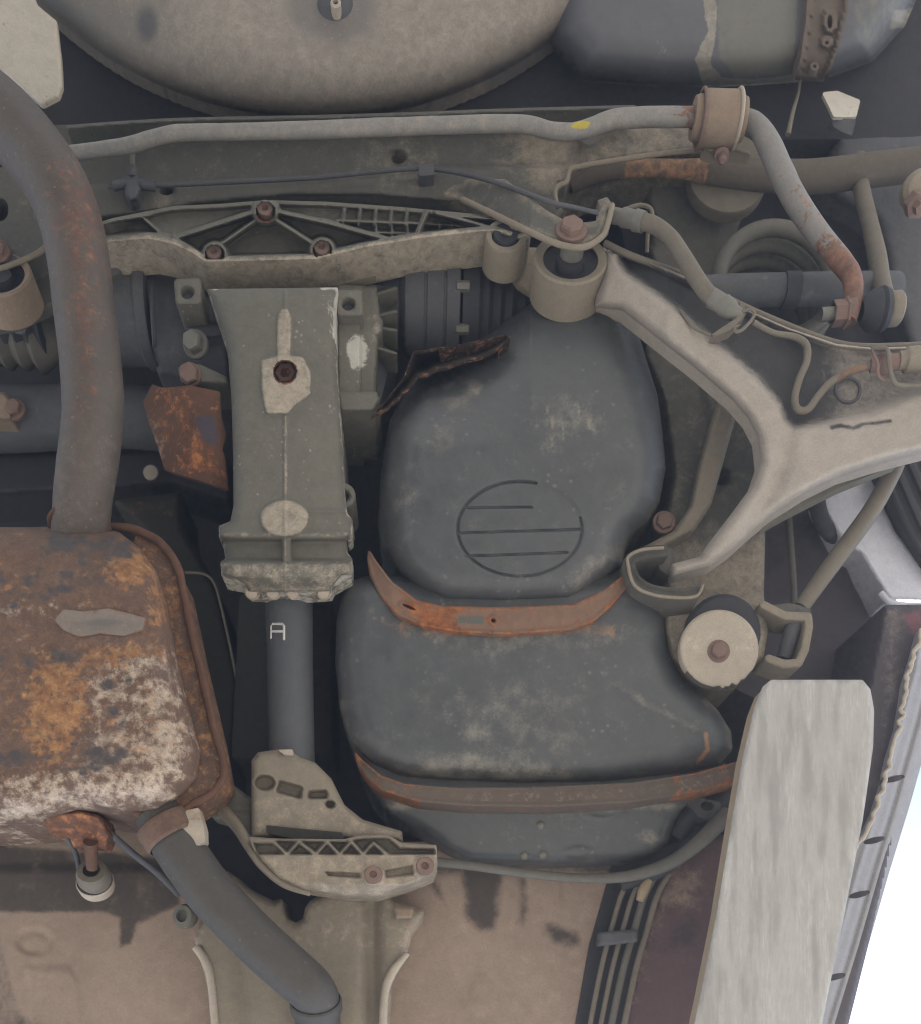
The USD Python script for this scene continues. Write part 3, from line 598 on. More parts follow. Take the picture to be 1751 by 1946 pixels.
def df_m(x, y, s):
    m = np.zeros((len(x), 3))
    m[:, 0] = .75 * np.clip(sdist(shp(PAD, 6), x, y) / 5 + .5, 0, 1)
    m[:, 0] = np.maximum(m[:, 0], .7 * np.clip(sdist(shp([(527, 600), (536, 588), (546, 588), (553, 600), (553, 690), (527, 690)], 3), x, y) / 4 + .5, 0, 1))
    q = np.hypot((x - 541) / 46, (y - 985) / 34); m[:, 0] = np.maximum(m[:, 0], .8 * np.clip((1.05 - q) / .1, 0, 1))
    m[:, 0] = np.maximum(m[:, 0], .5 * np.exp(-((x - 543) / 4.0) ** 2) * (y > 790))
    m[:, 0] = np.maximum(m[:, 0], .45 * np.clip((y - 1064) / 8, 0, 1)); m[:, 0] = np.maximum(m[:, 0], .4 * np.exp(-((y - 1016) / 6) ** 2))
    m[:, 2] = .55 * np.exp(-(s / 5.0) ** 2) * ((x > 610) | (y > 990) | (x < 440)) + .3 * np.exp(-((x - 541) / 14.0) ** 2) * (y < 600) + .45 * inside([(598, 545), (645, 545), (640, 650), (615, 640)], x, y, 14) + .3 * (fbm(x, y, 20, 17) - .5)
    m[:, 1] = .8 * (np.hypot(x - 542, y - 707) < 24)
    return m
df.add('housing', relief([(392, 549), (397, 560), (408, 590), (424, 630), (434, 680), (440, 760), (443, 860), (444, 960), (438, 990), (416, 1000), (416, 1022), (424, 1028), (428, 1062), (419, 1068), (421, 1095), (450, 1100), (466, 1112), (470, 1126), (628, 1126), (636, 1110), (650, 1094), (668, 1090), (670, 1062), (660, 1050), (660, 1024), (669, 1014), (670, 988), (660, 975), (655, 930), (650, 850), (646, 770), (640, 700), (638, 600), (643, 546)],
    df_z, lambda x, y: np.where(y > 1000, .0, .12 - .11 * np.clip((y - 880) / 120, 0, 1)), h=2.5, mf=df_m, r=3), 'cast_alu')
df.add('plug', plathe([(20, -4), (19, 0), (11, 0), (10, -5), (0, -5)], 542, 707, -.048, n=6, smooth=False), 'bolt_rust', 'rusty hexagonal oil plug')
for q, lab in (((356, 556), 'ear'), ((662, 578), 'ear'), ((652, 942), 'ear')):
    x, y = q; r_ = 30 if y < 700 else 24
    df.add('lug', relief(shapely.union_all([ell(x, y, r_), Polygon([(x, y - r_), (545, y - r_ * .9), (545, y + r_), (x, y + r_)])]) if y > 700 else shp([(x - 26, y - 26), (x + 26, y - 28), (x + 28, y + 24), (x - 22, y + 24)], 8),
        lambda x_, y_, s: -.03 + rnd(s, 5, .004), .05, h=2.5, r=3, holes=[ell(x, y + 1, 12, 11)]), 'cast_alu')
    df.add('lug_socket', plathe([(14, -30), (13, -18), (0, -18)], x, y, -.03, n=18), 'steel_dark')
for x in (480, 520, 558, 616): df.add('nose_nut', hexhead(x, 1124, -.025, 13, 14, (0, .55, -.8), washer=1.2), 'cap_pale')
# left cover
df.add('bearing_cover', relief([(268, 512), (330, 500), (420, 520), (440, 720), (410, 735), (340, 722), (300, 712), (290, 660), (284, 580)], lambda x, y, s: .03 + .05 * ((y - 610) / 120) ** 2 - .012 * (x < 296) + rnd(s, 10, .01), .16, h=4, r=6), 'steel_dark')
df.add('cover_lug', relief([(338, 700), (350, 690), (380, 692), (430, 715), (436, 730), (345, 728)], lambda x, y, s: -.012 + rnd(s, 5, .004), .05, h=3, r=3), 'cast_alu')
df.add('cover_bolt', hexhead(372, 654, .0, 19, 26, (-.2, .3, -1), washer=1.3), 'bolt_grey')
df.add('cover_bolt', hexhead(363, 712, -.02, 18, 22, (-.1, .4, -1), washer=1.1), 'bolt_rust', 'rusty hexagon cover bolt')
df.add('cover_ridge', relief([(350, 618), (425, 612), (432, 640), (360, 648)], lambda x, y, s: .012 + rnd(s, 8, .01), .08, h=4, r=5), 'steel_dark')
# right cover with rim and ribs
def rc_m(x, y, s):
    m = np.zeros((len(x), 3)); m[:, 2] = .95 * blob(x, y, 680, 668, 22, 36, .5); m[:, 0] = .4 * inside([(690, 590), (725, 590), (725, 660), (695, 660)], x, y, 10); return m
df.add('bearing_cover', relief([(640, 540), (716, 545), (722, 600), (728, 610), (726, 632), (718, 640), (714, 745), (724, 758), (714, 778), (690, 784), (640, 780)], lambda x, y, s: -.012 + .012 * (x > 686) + .006 * ((y - 660) / 100) ** 2 + rnd(s, 7, .008) + .0015 * (fbm(x, y, 14, 2) - .5), .14, h=3, mf=rc_m, r=3), 'cast_alu')
df.add('cover_step', relief([(640, 744), (716, 744), (722, 762), (712, 782), (645, 782)], lambda x, y, s: -.022 + rnd(s, 6, .006), .1, h=3, r=3), 'cast_alu')
df.add('bell_housing', relief([(700, 540), (750, 545), (756, 590), (750, 640), (738, 700), (722, 770), (700, 770)], lambda x, y, s: .03 + .05 * np.clip((x - 710) / 50, 0, 1), .16, h=4, r=5), 'steel_dark')
for y0, y1 in ((560, 548), (602, 592), (622, 628), (660, 672)): df.add('rib', relief(line([(712, y0), (752, y1)], 3.5), lambda x, y, s: .018 + rnd(s, 3, .003), .06, h=2, r=0), 'cast_alu')

dl = Thing('drive_shaft', 'dark drive shaft flange and rubber boot right of the differential', 'drive shaft')
axx = (1, .02, 0); c0 = W(780, 590, .085)
s_ = mm(.085)
dl.add('flange', lathe([(20 * s_, -70 * s_), (40 * s_, -60 * s_), (50 * s_, -20 * s_), (74 * s_, -8 * s_), (76 * s_, 0), (76 * s_, 26 * s_), (73 * s_, 28 * s_), (73 * s_, 31 * s_), (76 * s_, 33 * s_), (76 * s_, 62 * s_), (73 * s_, 64 * s_), (73 * s_, 67 * s_), (77 * s_, 69 * s_), (77 * s_, 92 * s_), (70 * s_, 94 * s_), (40 * s_, 94 * s_)], c0, axx, 44), 'steel_dark')
dl.add('boot', lathe([(40 * s_, 94 * s_), (72 * s_, 98 * s_), (74 * s_, 128 * s_), (66 * s_, 134 * s_), (72 * s_, 146 * s_), (62 * s_, 154 * s_), (66 * s_, 168 * s_), (54 * s_, 176 * s_), (58 * s_, 190 * s_), (46 * s_, 200 * s_), (48 * s_, 214 * s_), (36 * s_, 224 * s_), (36 * s_, 300 * s_), (0, 300 * s_)], c0, axx, 40), 'rubber')
for yy, zz in ((-70, -26), (8, -74), (62, -40)):
    dl.add('flange_bolt', lathe([(9 * s_, 86 * s_), (9 * s_, 108 * s_), (7 * s_, 110 * s_), (0, 110 * s_)], c0 + np.array([0, yy * s_, zz * s_]), axx, 6, False), 'bolt_grey')
dl2 = Thing('drive_shaft', 'dark drive shaft coupling between the exhaust pipe and the differential', 'drive shaft')
c1 = W(290, 600, .09)
dl2.add('flange', lathe([(30 * s_, -8 * s_), (88 * s_, -6 * s_), (90 * s_, 0), (90 * s_, 12 * s_), (86 * s_, 14 * s_), (82 * s_, 18 * s_), (82 * s_, 92 * s_), (70 * s_, 100 * s_), (60 * s_, 160 * s_), (0, 162 * s_)], c1, (-1, 0, 0), 40), 'steel_dark')
dl2.add('boot', lathe([(40 * s_, 200 * s_), (56 * s_, 205 * s_), (44 * s_, 218 * s_), (54 * s_, 230 * s_), (42 * s_, 242 * s_), (50 * s_, 255 * s_), (40 * s_, 265 * s_), (46 * s_, 280 * s_), (30 * s_, 300 * s_), (30 * s_, 420 * s_)], c1 + np.array([0, .01, 0]), (-1, 0, 0), 36), 'rubber')
t = Thing('rust_shield', 'torn rusty crescent shield below the right drive shaft', 'shield')
t.add('sheet', relief([(700, 795), (730, 764), (768, 715), (785, 668), (870, 655), (962, 636), (972, 640), (944, 664), (926, 674), (905, 682), (893, 683), (870, 690), (848, 699), (830, 701), (812, 712), (795, 715), (784, 728), (775, 742), (765, 748), (757, 759), (744, 768), (735, 777), (720, 785)], lambda x, y, s: -.03 + .10 * np.clip((s - 3) / 22, 0, 1) + .002 * (fbm(x, y, 7, 4) - .5), lambda x, y: -.024 + .03 * (y < 660), h=3, r=1, mf=lambda x, y, s: np.c_[0 * s, .5 * np.exp(-(s / 7) ** 2), 0 * s]), 'rust_dark')
t = Thing('cross_tube', 'brown rust stained cross tube behind the exhaust pipe, left edge', 'tube')
t.add('tube', tube([(-120, 800, .16), (60, 795, .16), (200, 790, .16), (330, 800, .17), (420, 800, .2)], [58, 56, 54, 52, 50], 22, curve=3, mf=lambda V: np.c_[np.zeros(len(V)), .4 * (V[:, 0] < -.68), np.zeros(len(V))]), 'steel_dark')
t.add('nut', hexhead(28, 778, .10, 15, 14), 'bolt_rust')
t.add('lug', relief([(-30, 745), (10, 745), (30, 770), (25, 800), (-30, 800)], lambda x, y, s: .095 + rnd(s, 6, .01), .15, h=4, r=6), 'rust_pale')
t = Thing('floor_brace', 'dark body brace below the brown cross tube at left', 'brace')
t.add('brace', relief([(-120, 860), (330, 850), (440, 880), (440, 960), (330, 925), (-120, 950)], lambda x, y, s: .2 + rnd(s, 12, .02), .3, h=6, r=6), 'body_dark')
t.add('grommet', plathe([(14, 0), (14, 3), (10, 4), (0, 4)], 287, 899, .185), 'cap_pale')
t = Thing('rusty_bracket', 'curved flaking rusty plate between exhaust pipe and differential', 'bracket')
def rb_z(x, y, s): return -.035 + .05 * ((x - 385) / 110) ** 2 + .0009 * np.maximum(0, y - 860) * .35 + .003 * (fbm(x, y, 16, 3) - .5) - .004 * inside([(360, 770), (415, 765), (425, 850), (370, 850)], x, y, 6)
def rb_m(x, y, s):
    m = np.zeros((len(x), 3)); m[:, 2] = .8 * inside([(362, 790), (412, 780), (420, 850), (385, 850)], x, y, 14); m[:, 0] = .45 * inside([(275, 780), (315, 800), (325, 880), (290, 880)], x, y, 14) + .35 * inside([(395, 870), (430, 860), (436, 920), (410, 910)], x, y, 10); m[:, 1] = .3 * inside([(310, 740), (360, 740), (400, 910), (330, 895)], x, y, 24) + .9 * (fbm(x, y, 26, 4) - .5) + .1; m[:, 0] += .5 * (fbm(x, y, 18, 14) - .55); return m
t.add('plate', relief([(289, 730), (310, 737), (360, 732), (418, 744), (420, 790), (430, 826), (422, 852), (428, 872), (434, 930), (395, 918), (330, 898), (312, 890), (300, 850), (282, 800), (272, 764)], rb_z, lambda x, y: rb_z(x, y, 0) + .006, h=3, mf=rb_m, r=2), 'rusty')
t = Thing('tunnel_shield', 'dark brown tunnel heat shield with a thin pale edge right of the silencer', 'heat shield')
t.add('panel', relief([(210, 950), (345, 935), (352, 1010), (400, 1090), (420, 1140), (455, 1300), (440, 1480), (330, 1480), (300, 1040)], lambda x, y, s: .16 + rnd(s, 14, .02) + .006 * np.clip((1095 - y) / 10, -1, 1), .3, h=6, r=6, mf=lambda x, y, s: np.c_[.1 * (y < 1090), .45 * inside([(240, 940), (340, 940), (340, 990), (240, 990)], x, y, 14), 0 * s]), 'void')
t.add('edge', tube([(352, 1088, .15), (390, 1092, .15), (408, 1110, .15), (420, 1150, .15), (438, 1230, .15), (454, 1312, .16)], 2.6, 8), 'cast_dusty')
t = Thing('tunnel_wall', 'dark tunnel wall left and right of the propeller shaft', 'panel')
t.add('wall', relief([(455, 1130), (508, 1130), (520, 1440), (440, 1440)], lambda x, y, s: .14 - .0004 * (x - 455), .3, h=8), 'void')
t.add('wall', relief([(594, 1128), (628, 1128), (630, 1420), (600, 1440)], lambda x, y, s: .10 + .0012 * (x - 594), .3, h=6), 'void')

# ================================================================== propeller shaft
ps = Thing('propeller_shaft', 'smooth grey propeller shaft with a white paint mark', 'propeller shaft')
ps.add('tube', tube([(549, 1105, .02), (551, 1250, .02), (556, 1480, .02)], [46, 44, 43], 32, curve=3), 'shaft_grey')
mk = [[(516, 1214), (516, 1190), (519, 1186), (537, 1186), (540, 1190), (540, 1216)], [(517, 1200), (540, 1200)]]
def onshaft(x, y): 
    r_ = 45; u = np.clip((x - 550) / r_, -.98, .98); return .02 - r_ * mm() * math.sqrt(1 - u * u) - .0022
for k, q in enumerate(mk): ps.add('paint_stroke', tube([(a, b, onshaft(a, b)) for a, b in (cat(q, 3) if len(q) < 3 else np.array(q, float))], 2.5, 8, curve=0), 'paint_white')

# ================================================================== exhaust
def ex_m(V):
    x = V[:, 0] / (D0 - .12) * F + PX; y = V[:, 1] / (D0 - .12) * F + PY
    m = np.zeros((len(V), 3)); m[:, 1] = .33 * (blob(x, y, 180, 640, 26, 220, .6)) + .3 * blob(x, y, 150, 420, 40, 90, .7); m[:, 0] = .25 * (y > 850); return m
t = Thing('exhaust_pipe', 'thick curved brown exhaust pipe running down the left into the silencer', 'exhaust pipe')
t.add('pipe', tube([(-110, 140, -.09), (-10, 212, -.10), (60, 285, -.11), (106, 352, -.12), (134, 420, -.12), (150, 500, -.12), (158, 570, -.12), (170, 670, -.12), (176, 740, -.12), (176, 800, -.12), (168, 870, -.115), (158, 945, -.108), (153, 1010, -.088), (150, 1075, -.05)], [62, 62, 61, 60, 59, 58, 57, 57, 57, 56, 56, 54, 53, 52], 36, mf=ex_m, wob=.0016), 'pipe_brown')
t.add('weld_ring', tube3(np.array([W(152, 1004, -.09) + 54 * mm(-.1) * np.array([math.cos(a), 0.25 * math.sin(a), math.sin(a)]) for a in np.linspace(0, 2 * np.pi, 60)]), .0045, 8, wob=.003), 'rusty')
mf_ = Thing('silencer', 'heavily rusted flaking silencer box with rolled edge on the left', 'silencer')
MO = [(-200, 1000), (60, 1002), (150, 998), (225, 1010), (268, 1042), (298, 1085), (318, 1150), (336, 1250), (360, 1350), (382, 1430), (376, 1480), (345, 1512), (300, 1540), (225, 1548), (150, 1540), (70, 1562), (-20, 1572), (-200, 1575)]
def mz(x, y, s):
    z = -.150 + rnd(s, 75, .075) + .005 * (fbm(x, y, 90, 3) - .5) + .004 * (fbm(x, y, 22, 4) - .5) + .0022 * (fbm(x, y, 7, 6) - .5)
    z = z + .004 * blob(x, y, 190, 1182, 80, 24, .4) - .003 * np.exp(-((y - 1262) / 16) ** 2) * (x > 150)
    z = z + .006 * np.exp(-((y - 1080 + .12 * x) / 22.0) ** 2)
    z = z - .004 * blob(x, y, 105, 1340, 42, 85, .4)
    return z
def mmk(x, y, s):
    m = np.zeros((len(x), 3))
    n1 = fbm(x, y * 2.2, 40, 21) - .5; n2 = fbm(x, y, 18, 22) - .5
    cream = np.maximum(inside([(150, 1250), (310, 1230), (375, 1420), (340, 1480), (150, 1510), (150, 1300)], x, y, 40) * .45, inside([(-60, 1470), (300, 1440), (330, 1520), (-60, 1580)], x, y, 25) * .55)
    n3 = fbm(x, y * 3.0, 26, 41) - .5; n4 = fbm(x, y, 9, 42) - .5
    m[:, 0] = cream + n1 * .7 + n4 * .7 + .25 * blob(x, y, 60, 1160, 100, 30) + .12 * np.clip((x - 250) / 60, 0, 1) * np.clip((y - 1230) / 40, 0, 1)
    m[:, 1] = .6 * blob(x, y, 245, 1080, 46, 32, .5) + .4 * blob(x, y, 300, 1150, 26, 40) + .5 * blob(x, y, 105, 1345, 52, 95, .4) + .35 * inside([(150, 1225), (300, 1215), (320, 1250), (150, 1275)], x, y, 12) + .14 * inside([(-40, 1230), (330, 1240), (370, 1470), (-40, 1500)], x, y, 40) + .3 * blob(x, y, 20, 1120, 40, 26) + n2 * .8 + n3 * .8 + .08
    m[:, 2] = .7 * blob(x, y, 180, 1440, 55, 32, .6) + .45 * blob(x, y, 40, 1440, 60, 16) + .4 * inside([(-60, 1090), (220, 1070), (200, 1110), (-60, 1180)], x, y, 25) + .4 * blob(x, y, 60, 1250, 120, 20) + .6 * blob(x, y, 205, 1305, 14, 12) + .6 * blob(x, y, 245, 1290, 10, 9) + .5 * blob(x, y, 215, 1350, 12, 10) + .6 * inside([(100, 1000), (270, 1035), (250, 1065), (80, 1050)], x, y, 18) + (fbm(x, y * 1.6, 26, 30) - .5) * 1.3 + n4 * .8 + .1
    return m
mf_.add('box', relief(MO, mz, .06, h=2.6, mf=mmk, r=10), 'muffler_rust')
mf_.add('weld_patch', relief(Polygon([(105, 1178), (122, 1160), (160, 1164), (205, 1158), (240, 1166), (276, 1176), (268, 1196), (236, 1206), (190, 1202), (150, 1208), (122, 1196)]).buffer(2), lambda x, y, s: mz(x, y, np.full_like(x, 200.0)) - .0022 - .001 * np.clip(s / 6, 0, 1) + .003 * blob(x, y, 190, 1182, 44, 9, .5), -.135, h=3, r=0, mf=lambda x, y, s: np.c_[.5 * (fbm(x, y, 14, 3) - .3), .5 * np.clip(1 - s / 10, 0, 1) + .5 * (fbm(x, y, 16, 2) - .4), .75 * blob(x, y, 195, 1182, 48, 9, .6)]), 'weld_pale', 'pale oval weld patch on the silencer')
rim = [(205, 998), (262, 1008), (308, 1035), (338, 1080), (352, 1140), (368, 1220), (388, 1300), (408, 1390), (424, 1445), (424, 1478), (402, 1508), (368, 1528), (345, 1545), (318, 1560)]
mf_.add('rolled_edge', tube([(a, b, -.078) for a, b in rim], [5] + [8] * 12 + [6], 14, wob=.004), 'rusty', 'rolled rusty edge of the silencer')
mf_.add('end_skirt', relief([(262, 1008), (308, 1035), (338, 1080), (368, 1220), (408, 1390), (424, 1478), (402, 1508), (345, 1545), (300, 1556), (240, 1545), (300, 1200), (250, 1040)], lambda x, y, s: -.072 + .003 * (fbm(x, y, 20, 3) - .5), .02, h=4, r=3, mf=lambda x, y, s: np.c_[.9 * (fbm(x, y, 14, 61) - .6), .35 + 1.2 * (fbm(x, y, 20, 62) - .5), .9 * (fbm(x, y * .6, 16, 63) - .4)]), 'muffler_rust')
t = Thing('silencer_hanger', 'orange rusty hanger bracket and grey rubber mount below the silencer', 'hanger')
t.add('strap', relief([(75, 1548), (150, 1540), (190, 1550), (208, 1585), (205, 1618), (180, 1612), (140, 1612), (130, 1585), (95, 1585)], lambda x, y, s: -.09 + .0006 * (y - 1540) + rnd(s, 8, .008) + .003 * (fbm(x, y, 14, 5) - .5), -.02, h=3, r=4, mf=lambda x, y, s: np.c_[0 * s, .45 + 1.2 * (fbm(x, y, 16, 66) - .5), 0 * s]), 'rusty')
t.add('stud', tube([(172, 1600, -.06), (175, 1650, -.03)], [14, 11], 12), 'rusty')
t.add('rubber', plathe([(16, 18), (27, 16), (32, 6), (33, -8), (29, -20), (0, -20)], 178, 1664, .0, (0.05, -.5, -1), 28), 'hose')
t.add('cup', plathe([(34, -28), (36, -10), (34, -7), (32, -16), (0, -18)], 178, 1670, .01, (0.05, -.5, -1), 28), 'cap_pale')
t.add('arm', tube([(120, 1580, -.03), (142, 1618, .0), (150, 1650, .04)], 5, 8), 'steel_dark')
t.add('arm', tube([(205, 1580, -.04), (250, 1620, -.01), (300, 1660, .03), (340, 1700, .06)], 7, 8), 'steel_dark')
t = Thing('exhaust_pipe', 'straight grey exhaust pipe slanting from the silencer to the bottom', 'exhaust pipe')
t.add('pipe', tube([(300, 1545, -.06), (345, 1620, -.06), (400, 1696, -.055), (480, 1780, -.05), (552, 1846, -.045), (588, 1878, -.04), (602, 1905, -.02), (604, 1960, .03), (604, 2020, .06)], [47, 48, 48, 48, 48, 46, 44, 42, 42], 32, wob=.001), 'pipe_grey')
cax = W(345, 1620, -.06) - W(300, 1545, -.06)
t.add('collar', lathe([(.034, -.004), (.0405, 0), (.0425, .006), (.0408, .014), (.0412, .026), (.038, .03)], W(312, 1562, -.06), cax, 40), 'muffler_rust')
t.add('coupling', plathe([(47, 0), (50, 4), (50, 22), (44, 26), (43, 60), (40, 62), (0, 62)], 600, 1900, -.025, (0.02, .75, .6), 32), 'pipe_grey')
t = Thing('hanger_tab', 'cream tab with rusty corner beside the front exhaust pipe top', 'bracket')
t.add('tab', relief([(330, 1545), (378, 1535), (388, 1575), (390, 1600), (376, 1608), (352, 1590), (334, 1575)], lambda x, y, s: -.085 + .002 * np.sin(y / 9), -.06, h=3, r=3, mf=lambda x, y, s: np.c_[0 * s, .75 * (y < 1560) + .5 * (x > 384), 0 * s]), 'cap_pale')

# ================================================================== gearbox mount and front casting
t = Thing('shaft_bearing_bracket', 'olive cast bracket with four pockets in front of the propeller shaft', 'bracket')
def b1_z(x, y, s):
    z = -.02 + .0002 * (y - 1430) * 0 + rnd(s, 14, .012)
    for q in (ell(503, 1488, 19, 14), shp([(532, 1484), (575, 1496), (572, 1518), (525, 1506)], 3), shp([(588, 1504), (622, 1502), (622, 1518), (585, 1518)], 4), ell(628, 1529, 9, 7)):
        z = z + .02 * np.clip(sdist(q, x, y) / 3 + .3, 0, 1)
    return z
t.add('block', relief([(478, 1445), (490, 1430), (530, 1424), (557, 1428), (572, 1440), (600, 1450), (630, 1480), (655, 1530), (690, 1558), (765, 1580), (765, 1600), (650, 1594), (560, 1590), (478, 1592)], b1_z, .08, h=2.5, r=4, mf=lambda x, y, s: np.c_[.35 * (y > 1515) * (s > 6), 0 * s, .15 + 0 * s]), 'cast_dusty')
t.add('dark_gap', relief([(505, 1568), (560, 1574), (650, 1582), (655, 1596), (560, 1594), (508, 1584)], lambda x, y, s: -.026, -.01, h=3, r=3), 'void')
t.add('wing', relief([(372, 1515), (430, 1482), (482, 1520), (482, 1600), (440, 1566), (405, 1556)], lambda x, y, s: .02 + rnd(s, 8, .008) + .008 * ((x > 425) & (y < 1545)), .06, h=4, r=3), 'cast_alu')
t.add('tip', relief([(528, 1425), (556, 1424), (558, 1436), (540, 1434)], lambda x, y, s: -.026, -.01, h=2, r=1), 'cap_pale')
t = Thing('gearbox_mount_beam', 'tan cast mounting beam with truss ribs and two rusty bolts', 'mounting beam')
zz = [(490, 1600), (520, 1600), (545, 1624), (568, 1600), (600, 1624), (622, 1600), (645, 1624), (668, 1600), (690, 1624), (710, 1602), (735, 1624)]
def gm_z(x, y, s):
    z = -.05 + rnd(s, 8, .006)
    pk = np.clip(sdist(shp([(482, 1602), (530, 1598), (655, 1600), (690, 1594), (740, 1594), (760, 1612), (826, 1614), (826, 1624), (490, 1624)], 0), x, y) / 4 + .3, 0, 1)
    dd = near(LineString(zz), x, y)
    z = z + .022 * pk * np.clip((dd - 2) / 4, 0, 1)
    for q in (shp([(618, 1657), (685, 1660), (685, 1668), (624, 1665)], 1), shp([(732, 1655), (786, 1645), (786, 1662), (734, 1668)], 2)): z = z + .012 * np.clip(sdist(q, x, y) / 3 + .4, 0, 1)
    for bx, by in ((710, 1663), (808, 1647)): z = z - .004 * np.clip((24 - np.hypot(x - bx, y - by)) / 4, 0, 1)
    return z + .02 * np.clip((y - 1680) / 30, 0, 1)
t.add('beam', relief([(470, 1590), (530, 1594), (655, 1595), (680, 1588), (735, 1586), (765, 1602), (830, 1606), (832, 1645), (826, 1662), (765, 1688), (715, 1704), (650, 1702), (575, 1688), (530, 1668), (498, 1636), (480, 1612)], gm_z, .03, h=2.2, r=3, mf=lambda x, y, s: np.c_[.4 * (y > 1624), 0 * s, .5 * (y < 1620) * (s > 5)]), 'cast_dusty')
t.add('arm', tube([(418, 1535, .03), (450, 1570, .0), (476, 1615, -.03), (500, 1648, -.035), (540, 1680, -.03), (590, 1698, -.02)], [14, 12, 9, 8, 8, 6], 12), 'cast_dusty')
for q in ((710, 1663), (808, 1647)): t.add('bolt', roundhead(*q, -.055, 17, 9), 'bolt_rust')
t = Thing('gearbox_casting', 'broad tan gearbox casting with a round notch at the bottom', 'gearbox casting')
def gc_z(x, y, s):
    u = (x - 560)
    z = .03 + rnd(s, 16, .02) + .02 * np.exp(-((x - 708) / 17.0) ** 2) + .01 * np.exp(-((x - 470 - (y - 1840) * .1) / 26.0) ** 2) * (y > 1760) + .00003 * np.abs(u)
    z = z + .006 * blob(x, y, 640, 1810, 40, 60, .7)
    return z + .003 * (fbm(x, y, 40, 4) - .5)
t.add('casting', relief([(432, 1655), (452, 1668), (475, 1690), (520, 1712), (536, 1708), (541, 1730), (546, 1745), (562, 1754), (576, 1746), (580, 1725), (590, 1712), (612, 1698), (660, 1690), (740, 1695), (745, 1710), (806, 1730), (804, 1748), (784, 1775), (772, 1820), (745, 1865), (738, 1990), (405, 1990), (398, 1890), (380, 1820), (368, 1780), (400, 1720)],
    gc_z, .14, h=3.5, r=3, mf=lambda x, y, s: np.c_[.45 * np.exp(-(s / 10) ** 2) + .25 * ((x > 560) & (y < 1800)), 0 * s, .35 * np.exp(-((x - 708) / 22.0) ** 2)]), 'cast_dusty')
t.add('flange', tube([(775, 1812, .03), (745, 1850, .03), (731, 1895, .03), (727, 1990, .03)], [5, 9, 8, 8], 12), 'cap_pale')
t.add('flange', tube([(372, 1800, .035), (390, 1826, .035), (402, 1870, .035), (412, 1990, .035)], [8, 9, 8, 8], 12), 'cap_pale')
t.add('stop', relief([(748, 1722), (786, 1726), (784, 1744), (752, 1746)], lambda x, y, s: .012 + rnd(s, 4, .004), .04, h=3, r=3), 'rust_pale')
t.add('lug', plathe([(22, -10), (24, 0), (20, 12), (12, 13), (11, 2), (0, 2)], 352, 1742, .05, (-.3, 0, -1), 24), 'cast_alu')

# ================================================================== fuel tank
ft = Thing('fuel_tank', 'large grey black plastic fuel tank with a round louvre emblem', 'fuel tank')
A = [(775, 735), (840, 670), (970, 590), (1090, 545), (1180, 560), (1204, 600), (1228, 680), (1250, 750), (1260, 820), (1266, 890), (1254, 955), (1232, 990), (1205, 1012), (1188, 1045), (1185, 1075), (1150, 1104), (1112, 1130), (1085, 1146), (950, 1152), (845, 1147), (800, 1124), (758, 1092), (728, 1045), (718, 990), (724, 900), (740, 800)]
em = [LineString([(865 + 123 + 118 * math.cos(a), 1005 + 90 * math.sin(a)) for a in np.linspace(math.radians(-14), math.radians(285), 60)]), LineString([(888, 965), (1010, 964)]), LineString([(870, 1013), (1103, 1006)]), LineString([(884, 1057), (1078, 1050)])]
def A_z(x, y, s):
    z = -.060 + rnd(s, 62, .075) + (.04 + .15 * np.clip((1010 - x) / 160, 0, 1)) * np.clip((850 - y) / 240, 0, 1.3) ** 1.6 + .004 * (fbm(x, y, 120, 3) - .5) + .0012 * (fbm(x, y, 24, 8) - .5)
    z = z + .045 * np.clip((810 - x) / 110, 0, 1) ** 2
    e = np.full(len(x), 99.0)
    for q in em: e = np.minimum(e, near(q, x, y))
    return z + .0036 * np.clip(1 - (e - 1.2) / 1.6, 0, 1) + .0012 * blob(x, y, 987, 1005, 120, 92, .04)
def A_m(x, y, s):
    m = np.zeros((len(x), 3))
    m[:, 0] = .35 * blob(x, y, 1085, 800, 60, 40, .7) + .35 * inside([(850, 740), (900, 730), (900, 780), (830, 860), (800, 870)], x, y, 20) + .5 * blob(x, y, 905, 735, 16, 12) + .35 * inside([(745, 900), (790, 890), (780, 990), (740, 980)], x, y, 22) + .4 * inside([(1060, 1120), (1180, 1020), (1190, 1050), (1100, 1130)], x, y, 14) + .35 * (fbm(x, y, 60, 12) - .5) 
    m[:, 0] += .8 * np.clip(fbm(x, y * .45, 10, 44) - .55, 0, 1) * 3 * blob(x, y, 1090, 810, 70, 60, .6) + .35 * np.exp(-(s / 10.0) ** 2) * (y > 900)
    m[:, 2] = .5 * np.clip((y - 1135) / 14, 0, 1) * (np.abs(x - 960) < 150)
    return m
ft.add('shell', relief(A, A_z, .16, h=2, mf=A_m, r=14), 'tank_plastic')
B = [(650, 1130), (668, 1104), (705, 1093), (800, 1090), (1100, 1080), (1200, 1080), (1248, 1110), (1262, 1140), (1268, 1230), (1292, 1285), (1330, 1315), (1365, 1350), (1390, 1390), (1393, 1425), (1370, 1452), (1300, 1470), (1150, 1486), (1000, 1489), (850, 1484), (765, 1476), (705, 1452), (668, 1412), (646, 1350), (637, 1260), (640, 1180)]
def B_z(x, y, s): return -.028 + rnd(s, 55, .05) + .004 * (fbm(x, y, 110, 5) - .5) + .0014 * (fbm(x, y, 24, 9) - .5) - .0016 * np.exp(-(near(LineString([(1180, 1310), (1230, 1345), (1330, 1390)]), x, y) / 7) ** 2)
